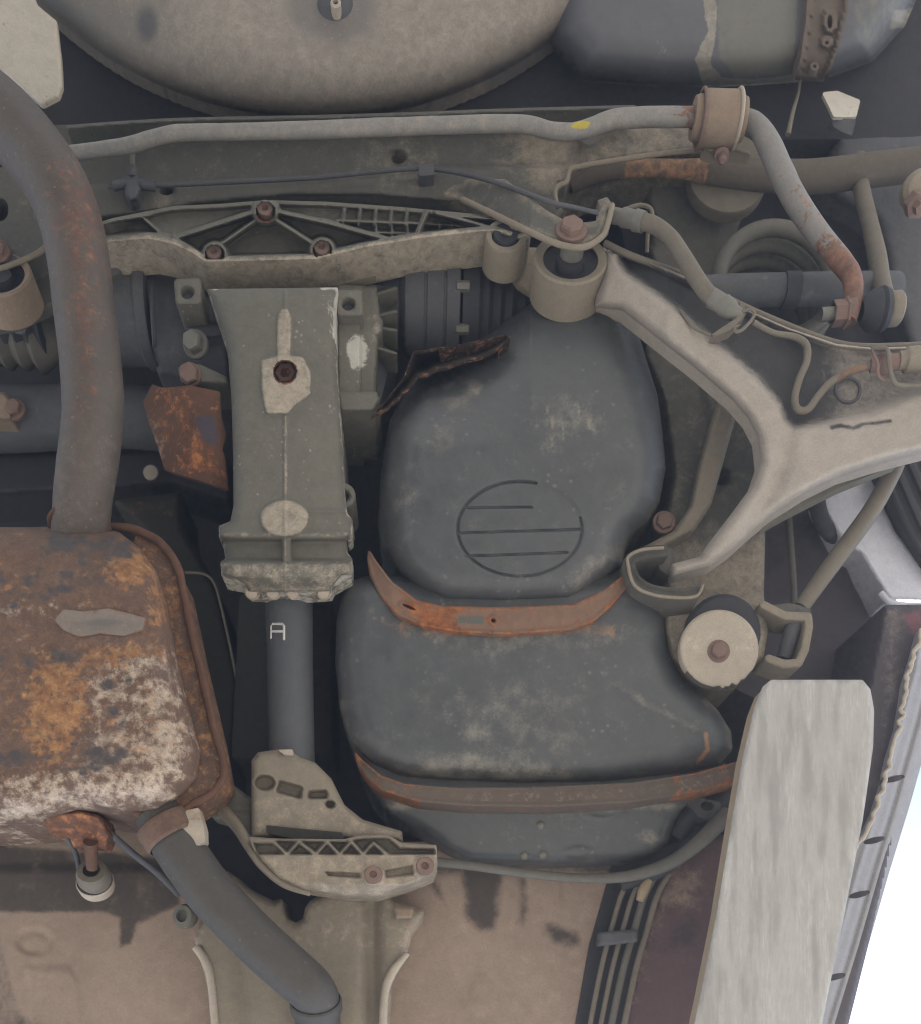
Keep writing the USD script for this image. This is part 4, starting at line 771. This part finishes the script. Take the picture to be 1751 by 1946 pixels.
def B_m(x, y, s):
    m = np.zeros((len(x), 3))
    m[:, 0] = .3 * inside([(820, 1330), (1080, 1300), (1090, 1440), (860, 1450)], x, y, 60) + .4 * inside([(790, 1440), (1080, 1455), (1080, 1480), (790, 1475)], x, y, 16) + .45 * np.exp(-(s / 12.0) ** 2) * (y > 1330) + .3 * inside([(760, 1190), (1190, 1190), (1190, 1240), (900, 1250)], x, y, 22) + .3 * (fbm(x, y, 45, 12) - .5) + .35 * np.exp(-(near(LineString([(1170, 1300), (1240, 1345), (1320, 1385)]), x, y) / 9) ** 2)
    m[:, 2] = .5 * inside([(700, 1170), (1200, 1180), (1180, 1215), (760, 1215)], x, y, 10) + .7 * np.exp(-(near(LineString([(1342, 1395), (1345, 1425), (1325, 1450)]), x, y) / 7) ** 2)
    return m
ft.add('shell', relief(B, B_z, .16, h=2.6, mf=B_m, r=14), 'tank_plastic')
C = [(668, 1420), (700, 1495), (742, 1550), (810, 1588), (850, 1614), (895, 1637), (1060, 1642), (1190, 1636), (1240, 1626), (1272, 1600), (1284, 1560), (1310, 1522), (1372, 1492), (1385, 1450), (1000, 1440)]
def C_z(x, y, s): return .012 + .0003 * np.maximum(y - 1520, 0) * .7 + rnd(s, 24, .02) + .003 * (fbm(x, y, 70, 5) - .5) - .003 * blob(x, y, 1145, 1545, 36, 14, .3) + .002 * blob(x, y, 1145, 1545, 26, 7, .4) - .003 * blob(x, y, 1100, 1620, 26, 12, .3)
def C_m(x, y, s):
    m = np.zeros((len(x), 3)); m[:, 0] = .55 * np.exp(-((y - 1533) / 8.0) ** 2) + .55 * blob(x, y, 1235, 1592, 26, 14) + .25 * (fbm(x, y, 40, 3) - .5); return m
ft.add('shell', relief(C, C_z, .18, h=3, mf=C_m, r=8), 'tank_plastic')
for x, y in ((1028, 1568), (997, 1626), (1032, 1624)): ft.add('pip', plathe([(9, -2), (8, 2), (5, 5), (0, 6)], x, y, float(C_z(np.array([x]), np.array([y]), np.array([99.]))[0]), n=14), 'bolt_grey')
def strap_z(base, zs): return lambda x, y, s: base - .003 * np.exp(-((s - 3) / 3.0) ** 2) + zs(x, y) + .0012 * (fbm(x, y, 20, 5) - .5)
t = Thing('fuel_tank_strap', 'orange rusted steel strap across the waist of the fuel tank', 'strap')
t.add('band', relief([(700, 1045), (706, 1050), (714, 1064), (745, 1105), (792, 1140), (840, 1151), (950, 1154), (1090, 1149), (1148, 1122), (1185, 1092), (1200, 1070), (1206, 1088), (1196, 1112), (1165, 1148), (1130, 1180), (1085, 1197), (960, 1206), (865, 1201), (805, 1190), (757, 1170), (722, 1132), (704, 1092), (698, 1064)],
    strap_z(-.036, lambda x, y: .04 * np.clip((745 - x) / 70, 0, 1) ** 1.4 + .008 * np.clip((x - 1165) / 40, 0, 1) ** 1.5), .05, h=2.5, r=2, holes=[ell(938, 1179, 4.5), shapely.affinity.rotate(ell(777, 1153, 14, 3), 24)],
    mf=lambda x, y, s: np.c_[0 * s, .25 * np.exp(-(s / 8) ** 2) + .45 * inside([(780, 1150), (870, 1160), (870, 1200), (800, 1190)], x, y, 12) - .25 * inside([(690, 1050), (760, 1110), (750, 1150), (700, 1120)], x, y, 10), .75 * inside([(868, 1167), (922, 1168), (922, 1190), (868, 1188)], x, y, 6) + .4 * inside([(1010, 1165), (1100, 1162), (1100, 1180), (1010, 1185)], x, y, 10)]), 'strap_rust')
t = Thing('fuel_tank_strap', 'brown steel strap with rusty edges below the fuel tank bulge', 'strap')
t.add('band', relief([(672, 1425), (690, 1445), (725, 1474), (770, 1490), (860, 1497), (1000, 1497), (1200, 1488), (1320, 1470), (1410, 1445), (1412, 1480), (1330, 1504), (1200, 1525), (1050, 1533), (900, 1532), (795, 1524), (725, 1502), (700, 1482), (680, 1455)],
    strap_z(-.030, lambda x, y: .035 * np.clip((730 - x) / 60, 0, 1) ** 1.4), .04, h=2.5, r=2, mf=lambda x, y, s: np.c_[.35 * (s > 9) * (x > 850), .3 * np.exp(-(s / 4.5) ** 2) + .25 * (x < 800) + .3 * (x > 1280), 0 * s]), 'strap_brown')
t.add('tab', relief([(1300, 1520), (1330, 1515), (1370, 1525), (1372, 1560), (1330, 1552)], lambda x, y, s: .03, .06, h=3, r=5, holes=[ell(1345, 1532, 13, 9)]), 'steel_dark')
t = Thing('breather_hose', 'dark breather hose curving under the front of the fuel tank', 'hose')
t.add('hose', tube([(828, 1638, .03), (900, 1646, .03), (1000, 1660, .03), (1100, 1669, .035), (1190, 1666, .035), (1270, 1642, .03), (1330, 1600, .02), (1385, 1545, .02)], [9, 9, 9, 9, 11, 13, 15, 17], 14), 'coil')
t = Thing('rubber_hose', 'short thick dark hose tucked beside the fuel tank front, next to the pale lift arm', 'hose')
t.add('hose', tube([(1285, 1590, .06), (1310, 1552, .05), (1345, 1540, .05), (1400, 1510, .06)], 20, 14), 'rubber')
t = Thing('rubber_hose', 'long dark hose behind the breather hose below the fuel tank', 'hose')
t.add('hose', tube([(1180, 1680, .06), (1260, 1650, .05), (1330, 1590, .05), (1380, 1560, .06)], 15, 14), 'rubber')
for k, (xa, xb, r_, m_) in enumerate(((1178, 1112, 5, 'hose'), (1200, 1132, 5, 'hose'), (1222, 1152, 7, 'coil'), (1246, 1176, 6, 'hose'))):
    t = Thing('fuel_line', ['thin fuel line nearest the tan floor', 'second fuel line from the tan floor', 'thick dark fuel line, third from the tan floor', 'fuel line beside the plum inner sill'][k], 'pipe')
    t.add('line', tube([(xa + 26, 1660, .06), (xa + 4, 1700, .065), (xa - 14, 1760, .07), ((xa + xb) / 2 - 4, 1850, .07), (xb, 2000, .07)], r_, 10), m_)
t = Thing('pipe_clip', 'dark plastic clip holding the row of fuel lines', 'clip')
t.add('clip', relief([(1140, 1772), (1212, 1766), (1212, 1790), (1138, 1798)], lambda x, y, s: .055 + rnd(s, 4, .004), .08, h=3, r=3), 'steel_dark')
t = Thing('pipe_channel', 'dark channel behind the row of fuel lines', 'panel')
t.add('channel', relief([(1165, 1640), (1290, 1600), (1270, 1680), (1215, 1790), (1180, 2000), (1085, 2000), (1120, 1800)], lambda x, y, s: .095, .3, h=8, r=4), 'body_dark')
t = Thing('line_fitting', 'small brass coloured fitting on a fuel line below the breather hose', 'fitting')
t.add('fitting', tube([(1232, 1672, .05), (1222, 1695, .05), (1216, 1712, .05)], [9, 10, 7], 10), 'lift_side')

# ================================================================== suspension arm on the right
ca = Thing('wishbone', 'large dusty tan control arm spreading to the right of the fuel tank', 'control arm')
OUT = [(1140, 520), (1150, 474), (1175, 476), (1230, 494), (1310, 528), (1400, 578), (1500, 622), (1590, 652), (1660, 660), (1800, 654), (1800, 850), (1751, 862), (1680, 880), (1600, 905), (1540, 935), (1478, 974), (1440, 1005), (1390, 1050), (1350, 1078), (1278, 1097), (1276, 1072), (1330, 1058), (1345, 1035), (1395, 970), (1430, 922), (1445, 878), (1440, 830), (1422, 795), (1392, 760), (1320, 698), (1250, 643), (1183, 590), (1130, 584), (1130, 560)]
REC = [(1158, 470), (1240, 494), (1330, 534), (1410, 580), (1500, 622), (1600, 655), (1700, 660), (1800, 660), (1800, 720), (1720, 758), (1650, 786), (1570, 806), (1508, 812), (1492, 798), (1482, 768), (1442, 720), (1394, 678), (1332, 626), (1258, 565), (1188, 518)]
RECp = shp(REC, 12)
def ca_z(x, y, s):
    e = sdist(RECp, x, y)
    z = -.105 + rnd(s, 22, .035)
    z = z + .032 / (1 + np.exp(-(e - 4) / 4.0)) * np.clip(s / 10, 0, 1)
    z = z + .050 * np.clip((1270 - x) / 130, 0, 1)
    z = z + .03 * np.clip((y - 930) / 160, 0, 1)
    z = z + .008 * np.exp(-(near(LineString([(1500, 830), (1490, 900), (1420, 1010)]), x, y) / 16) ** 2)
    z = z + .003 * np.exp(-(near(LineString([(1585, 812), (1640, 806), (1690, 800)]), x, y) / 4) ** 2)
    return z + .003 * (fbm(x, y, 70, 4) - .5)
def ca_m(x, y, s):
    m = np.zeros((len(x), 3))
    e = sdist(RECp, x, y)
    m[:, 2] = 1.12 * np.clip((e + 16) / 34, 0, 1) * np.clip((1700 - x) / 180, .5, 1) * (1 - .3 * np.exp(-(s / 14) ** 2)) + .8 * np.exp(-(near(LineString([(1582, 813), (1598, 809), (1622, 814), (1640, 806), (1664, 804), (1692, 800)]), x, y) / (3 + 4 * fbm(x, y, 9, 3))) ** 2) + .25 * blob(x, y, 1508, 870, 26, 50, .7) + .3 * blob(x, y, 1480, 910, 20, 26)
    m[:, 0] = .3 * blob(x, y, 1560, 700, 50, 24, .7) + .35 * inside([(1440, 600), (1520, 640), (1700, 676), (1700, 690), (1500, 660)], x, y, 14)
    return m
ca.add('arm', relief(OUT, ca_z, lambda x, y: ca_z(x, y, np.zeros_like(x)) + .022, h=2.6, mf=ca_m, r=4), 'arm_dust')
ca.add('lip', tube([(1150, 462, -.05), (1200, 486, -.06), (1310, 528, -.07), (1400, 576, -.072), (1500, 620, -.072), (1590, 652, -.072), (1660, 659, -.072), (1790, 654, -.072)], 6, 10), 'hose')
ca.add('flange', relief([(1440, 1000), (1480, 966), (1560, 920), (1700, 872), (1712, 880), (1600, 925), (1500, 976), (1450, 1004)], lambda x, y, s: -.04, -.02, h=3, r=2), 'cast_alu')
ca.add('bush_sleeve', plathe([(52, -2), (53, 0), (66, 3), (70, 0), (71, -70), (66, -74), (20, -74)], 1085, 492, -.052, (0, -.32, -1), 48), 'cast_dusty')
ca.add('bush_rubber', plathe([(54, -8), (44, -14), (28, -14), (26, 2), (20, 4), (0, 4)], 1085, 492, -.052, (0, -.32, -1), 40), 'rubber')
ca.add('bush_bolt', plathe([(22, -20), (22, 40), (0, 40)], 1086, 486, -.052, (0, -.1, -1), n=24), 'bolt_grey')
ca.add('recess_hole', plathe([(26, 0), (25, 3), (21, 3), (20, -3), (0, -3)], 1612, 742, -.074, n=24), 'steel_dark')
t = Thing('control_arm_bush', 'rust streaked bush sleeve of the left control arm at the left edge', 'bush')
t.add('sleeve', plathe([(44, -2), (45, 0), (55, 4), (58, 0), (59, -62), (54, -66), (20, -66)], 2, 524, -.036, (0, -.32, -1), 44), 'rust_pale')
t.add('rubber', plathe([(44, -8), (36, -14), (22, -14), (20, 2), (0, 2)], 2, 524, -.036, (0, -.32, -1), 36), 'rubber')
t.add('bolt', plathe([(16, -4), (16, 12), (0, 12)], 36, 612, .03, (0, .8, -.5), 12), 'steel_dark')
t = Thing('drive_shaft_boot', 'grey ribbed drive shaft boot behind the left bush', 'boot')
cb = W(60, 640, .11)
t.add('boot', lathe([(34 * s_, -90 * s_), (56 * s_, -84 * s_), (44 * s_, -66 * s_), (56 * s_, -50 * s_), (44 * s_, -34 * s_), (56 * s_, -18 * s_), (46 * s_, 0), (62 * s_, 14 * s_), (52 * s_, 30 * s_), (30 * s_, 60 * s_)], cb, (1, 0, 0), 32), 'coil')

# brake hose and pipes
t = Thing('brake_hose', 'pale brake hose bowing down from the gusset bracket to the control arm', 'hose')
t.add('hose', tube([(1215, 420, -.075), (1244, 428, -.08), (1275, 452, -.09), (1300, 490, -.10), (1325, 530, -.11), (1345, 558, -.11), (1365, 576, -.11)], [14, 14, 14, 15, 15, 15, 14], 16), 'hose')
t.add('ferrule', tube([(1160, 408, -.06), (1180, 412, -.066), (1185, 413, -.067), (1205, 417, -.072), (1207, 418, -.072), (1224, 422, -.076)], [13, 13, 16, 15, 18, 17], 14, curve=0), 'bolt_grey')
t.add('ferrule', tube([(1352, 566, -.11), (1372, 578, -.112), (1374, 579, -.112), (1392, 592, -.112), (1394, 593, -.112), (1408, 602, -.11)], [17, 16, 19, 17, 14, 13], 14, curve=0), 'bolt_grey')
t = Thing('hose_bracket', 'small bent bracket clamping the brake hose at the gusset', 'bracket')
t.add('plate', relief([(1136, 380), (1154, 374), (1162, 384), (1160, 430), (1150, 440), (1134, 436), (1138, 410)], lambda x, y, s: -.068 + rnd(s, 3, .003), -.05, h=2, r=2, holes=[ell(1147, 412, 6, 10)]), 'hose')
t.add('loop', tube([(1190, 398, -.04), (1215, 390, -.04), (1236, 396, -.04), (1240, 414, -.04), (1232, 440, -.04), (1230, 480, -.03)], 4, 8), 'hose')
t = Thing('hose_clip', 'looped spring clip on the control arm where the brake hose ends', 'clip')
t.add('loop', tube([(1404, 618, -.115), (1396, 624, -.118), (1400, 630, -.12), (1412, 626, -.12), (1430, 606, -.12), (1434, 594, -.12), (1426, 588, -.12), (1412, 592, -.118)], 3.2, 8), 'hose')
t.add('plate', relief([(1408, 575), (1415, 575), (1418, 598), (1392, 625), (1362, 638), (1352, 636), (1400, 604)], lambda x, y, s: -.118, -.10, h=2.5, r=1), 'hose')
t.add('wire', tube([(1294, 590, -.10), (1318, 622, -.108), (1352, 637, -.116)], 2.6, 8), 'hose')
t = Thing('brake_pipe', 'looped rigid brake pipe with rusty stretch lying on the control arm', 'pipe')
def bp_m(V):
    x = V[:, 0] / (D0 - .09) * F + PX; m = np.zeros((len(V), 3)); m[:, 1] = .8 * ((x > 1585) & (x < 1640)); return m
t.add('pipe', tube([(1432, 612, -.105), (1470, 632, -.095), (1510, 640, -.085), (1532, 655, -.085), (1534, 685, -.09), (1520, 720, -.092), (1511, 755, -.092), (1516, 778, -.092), (1536, 778, -.092), (1556, 752, -.092), (1580, 726, -.095), (1620, 704, -.098), (1662, 694, -.10)], [5, 5, 6, 7, 7, 7, 7, 7, 7, 7, 7, 7, 7], 12, mf=bp_m), 'hose')
t = Thing('brake_hose', 'pale brake hose end leaving the frame at the right over the control arm', 'hose')
t.add('union', tube([(1655, 695, -.10), (1672, 693, -.102), (1674, 693, -.102), (1690, 690, -.104), (1692, 690, -.104), (1712, 686, -.105)], [12, 12, 19, 19, 15, 15], 12, curve=0), 'bolt_rust')
t.add('hose', tube([(1708, 686, -.106), (1720, 684, -.107), (1722, 684, -.107), (1800, 678, -.11)], [16, 16, 22, 22], 16, curve=0), 'cast_dusty')
t.add('clip', tube([(1656, 664, -.112), (1664, 662, -.114), (1686, 664, -.12), (1690, 690, -.128), (1698, 722, -.122), (1716, 732, -.118), (1790, 730, -.112)], 4, 8), 'hose')
t.add('clip', tube([(1658, 666, -.112), (1668, 690, -.128), (1670, 712, -.12), (1682, 722, -.115), (1696, 712, -.12)], 3, 8), 'bolt_rust')

# ================================================================== body mount on the right
bm = Thing('frame_rail', 'olive grey frame rail behind the control arm with an oval hole', 'frame rail')
bm.add('rail', relief([(1215, 600), (1300, 640), (1440, 740), (1470, 900), (1455, 1010), (1452, 1130), (1460, 1200), (1452, 1250), (1420, 1285), (1365, 1300), (1310, 1290), (1275, 1250), (1262, 1190), (1266, 1120), (1240, 1060), (1270, 960), (1280, 900), (1262, 760), (1225, 680)],
    lambda x, y, s: .03 - .03 * np.clip((y - 1120) / 40, 0, 1) + .02 * np.clip((1000 - y) / 300, 0, 1) + rnd(s, 14, .014) + .01 * inside([(1270, 640), (1330, 700), (1360, 850), (1300, 1000), (1260, 1000)], x, y, 8), .2, h=4, r=8, holes=[ell(1370, 907, 15, 15)], mf=lambda x, y, s: np.c_[.55 * np.clip((y - 980) / 80, 0, 1) + .1, 0 * s, 0 * s]), 'frame_steel')
bm.add('strake', relief([(1365, 760), (1400, 790), (1372, 890), (1352, 960), (1318, 1010), (1262, 1042), (1205, 1062), (1196, 1056), (1225, 1038), (1280, 1010), (1312, 962), (1330, 880)], lambda x, y, s: .0 + rnd(s, 12, .01), .03, h=3, r=4), 'cast_dusty', 'curved pale flange strip')
bm.add('rail_bolt', hexhead(1262, 993, .02, 16, 10), 'bolt_rust')
t = Thing('arm_hook', 'pale rolled hook bracket cupping the tip of the control arm', 'bracket')
hk = [(1262, 1046), (1225, 1050), (1200, 1062), (1198, 1078), (1210, 1104), (1240, 1122), (1290, 1128), (1325, 1124)]
t.add('strap', relief(line(hk, 11), lambda x, y, s: -.055 + .006 * np.clip(s / 10, 0, 1) , .02, h=2.5, r=0), 'frame_steel')
t.add('edge', tube([(a - (4 if a < 1230 else 0), b + (8 if b > 1080 else -5), -.058) for a, b in hk] + [(1336, 1112, -.055)], 3.2, 8), 'cast_dusty')
t.add('nose', relief([(1240, 1046), (1280, 1040), (1284, 1092), (1270, 1098), (1250, 1085)], lambda x, y, s: -.03 + rnd(s, 8, .008), .02, h=3, r=5), 'frame_steel')
t = Thing('body_mount', 'round pale mount disc with a rusty centre bolt beside the fuel tank', 'mount')
t.add('rubber', plathe([(66, -30), (72, -20), (72, 6), (64, 12), (0, 12)], 1372, 1206, -.002, (0, .12, -1), 44), 'rubber')
def disc(n=72):
    a = np.linspace(0, 2 * np.pi, n, endpoint=False); rr = 75 + np.where(np.abs(a - 1.35) < .5, np.random.default_rng(8).normal(-1, 3, n), 0)
    return Polygon(np.c_[1367 + rr * np.cos(a), 1233 + rr * .99 * np.sin(a)])
t.add('disc', relief(disc(), lambda x, y, s: -.036 + rnd(s, 6, .003) - .002 * blob(x, y, 1366, 1236, 26, 24, .2) + .001 * (fbm(x, y, 20, 3) - .5), -.022, h=2.5, r=0, mf=lambda x, y, s: np.c_[.3 * (y < 1240), .5 * blob(x, y, 1366, 1240, 24, 24, .4) + .1 * (y > 1240), .8 * np.exp(-(s / 3.0) ** 2) * (y > 1275)]), 'cap_pale')
t.add('bolt', hexhead(1366, 1238, -.037, 16, 12), 'bolt_rust')
t = Thing('cable_bracket', 'pale folded bracket holding the end of the slanting cable', 'bracket')
cbk = [(1452, 1150), (1492, 1170), (1536, 1172), (1538, 1190), (1530, 1235), (1518, 1260), (1490, 1262), (1462, 1252)]
t.add('strip', relief(LineString(cbk).buffer(8), lambda x, y, s: -.02 + rnd(s, 3, .002), .03, h=2.5, r=0), 'cast_dusty')
t.add('seat', relief([(1500, 1146), (1520, 1150), (1542, 1158), (1544, 1176), (1500, 1174), (1460, 1158), (1470, 1150)], lambda x, y, s: -.01, .02, h=3, r=4), 'frame_steel')
t = Thing('cable', 'grey sheathed cable slanting down past the pale panel to its bracket', 'cable')
t.add('sheath', tube([(1710, 862, -.0), (1695, 900, .0), (1660, 965, .0), (1610, 1035, .0), (1565, 1095, .0), (1522, 1156, .0)], [17, 17, 17, 17, 17, 15], 16), 'hose')
t.add('end', tube([(1516, 1164, .0), (1505, 1200, .0), (1490, 1250, .01)], [15, 15, 13], 14), 'steel_dark')
t = Thing('rod', 'thin dark rod hanging between frame rail and slanting cable', 'rod')
t.add('rod', tube([(1498, 960, .10), (1503, 1030, .09), (1508, 1100, .08), (1510, 1152, .07)], 6, 10), 'coil')
t = Thing('pale_panel', 'smooth pale lilac panel with folded lower edge beside the tyre', 'panel')
t.add('panel', relief([(1552, 948), (1660, 890), (1672, 948), (1702, 1010), (1775, 1105), (1775, 1142), (1690, 1138), (1660, 1090), (1636, 1050), (1612, 1038), (1592, 1012)], lambda x, y, s: .09 - .00015 * (y - 950) + rnd(s, 4, .004), .14, h=4, r=3), 'pale_panel')
t.add('fold', tube([(1674, 1128, .07), (1692, 1146, .065), (1730, 1152, .065), (1790, 1150, .065)], 7, 10), 'pale_panel')
t = Thing('tyre', 'dark rear tyre at the right edge of the frame', 'tyre')
t.add('carcass', relief([(1652, 892), (1700, 868), (1790, 850), (1790, 1140), (1751, 1096), (1706, 1014), (1680, 955)], lambda x, y, s: .05 + rnd(s, 40, .04) + .0035 * np.clip(np.sin(near(LineString([(1652, 892), (1680, 955), (1706, 1014), (1751, 1096), (1800, 1150)]), x, y) / 4.5) * 2, -1, 1), .2, h=2.5, r=6), 'tyre')
t = Thing('strut_boot', 'dark rubber ring behind the pale panel corner', 'ring')
t.add('ring', tube3(np.array([W(1585, 955, .10) + np.array([.034 * math.cos(a), .05 * math.sin(a), .02 * math.cos(a)]) for a in np.linspace(0, 2 * np.pi, 30)]), .012, 12), 'rubber')
t = Thing('arch_liner', 'dark plum wheel arch liner between body mount and sill', 'panel')
t.add('liner', relief([(1450, 1000), (1560, 950), (1660, 1080), (1700, 1150), (1690, 1330), (1640, 1340), (1440, 1330), (1380, 1300), (1440, 1180)], lambda x, y, s: .13 + .01 * (fbm(x, y, 60, 3) - .5), .3, h=6, r=6), 'sill_dark')

# ================================================================== lift arm
t = Thing('lift_arm', 'scuffed pale grey lift arm with rounded end under the sill', 'lift arm')
t.add('arm', relief([(1466, 1292), (1640, 1292), (1655, 1310), (1662, 1350), (1660, 1420), (1640, 1560), (1605, 1740), (1572, 1900), (1545, 2040), (1300, 2040), (1330, 1900), (1362, 1740), (1390, 1570), (1412, 1440), (1434, 1345), (1450, 1305)],
    lambda x, y, s: -.155 + rnd(s, 5, .003) + .0012 * (fbm(x, y, 50, 3) - .5), -.152, h=4, r=6, mf=lambda x, y, s: np.c_[1.4 * (fbm(x * 11, y, 190, 2) - .5) + .2 + .4 * np.exp(-(s / 8) ** 2), 0 * s, 1.7 * (fbm(x * 9, y, 170, 5) - .45) + .5 * (fbm(x * 2, y, 60, 15) - .45) + .22 + .25 * np.exp(-(s / 7) ** 2) + .35 * blob(x, y, 1525, 1500, 55, 90, .8)]), 'lift_paint')
t.add('side_plate', relief([(1468, 1296), (1640, 1296), (1653, 1312), (1659, 1350), (1657, 1420), (1637, 1560), (1602, 1740), (1569, 1900), (1540, 2040), (1303, 2040), (1333, 1900), (1365, 1740), (1393, 1570), (1415, 1440), (1437, 1346), (1452, 1308)],
    lambda x, y, s: -.1515 + 0 * x, -.118, h=8, r=5), 'lift_side', 'tan side of the lift arm')

HAZE = 0.019
if HAZE:
    M['haze'] = usdkit.material(stage, '/World/Looks/haze', {'v': ('principled_volume', {'color': (.88, .92, 1.0), 'density': HAZE, 'anisotropy': 0.3})}, volume='v.volume')
    hb = trimesh.creation.box((124, 124, 3.6)); hb.apply_translation((0, 0, .8))
    t = Thing('haze', 'thin bluish haze in the air under the car', kind='stuff')
    t.add('haze', (np.array(hb.vertices), np.array(hb.faces), False, None), 'haze')

flush()
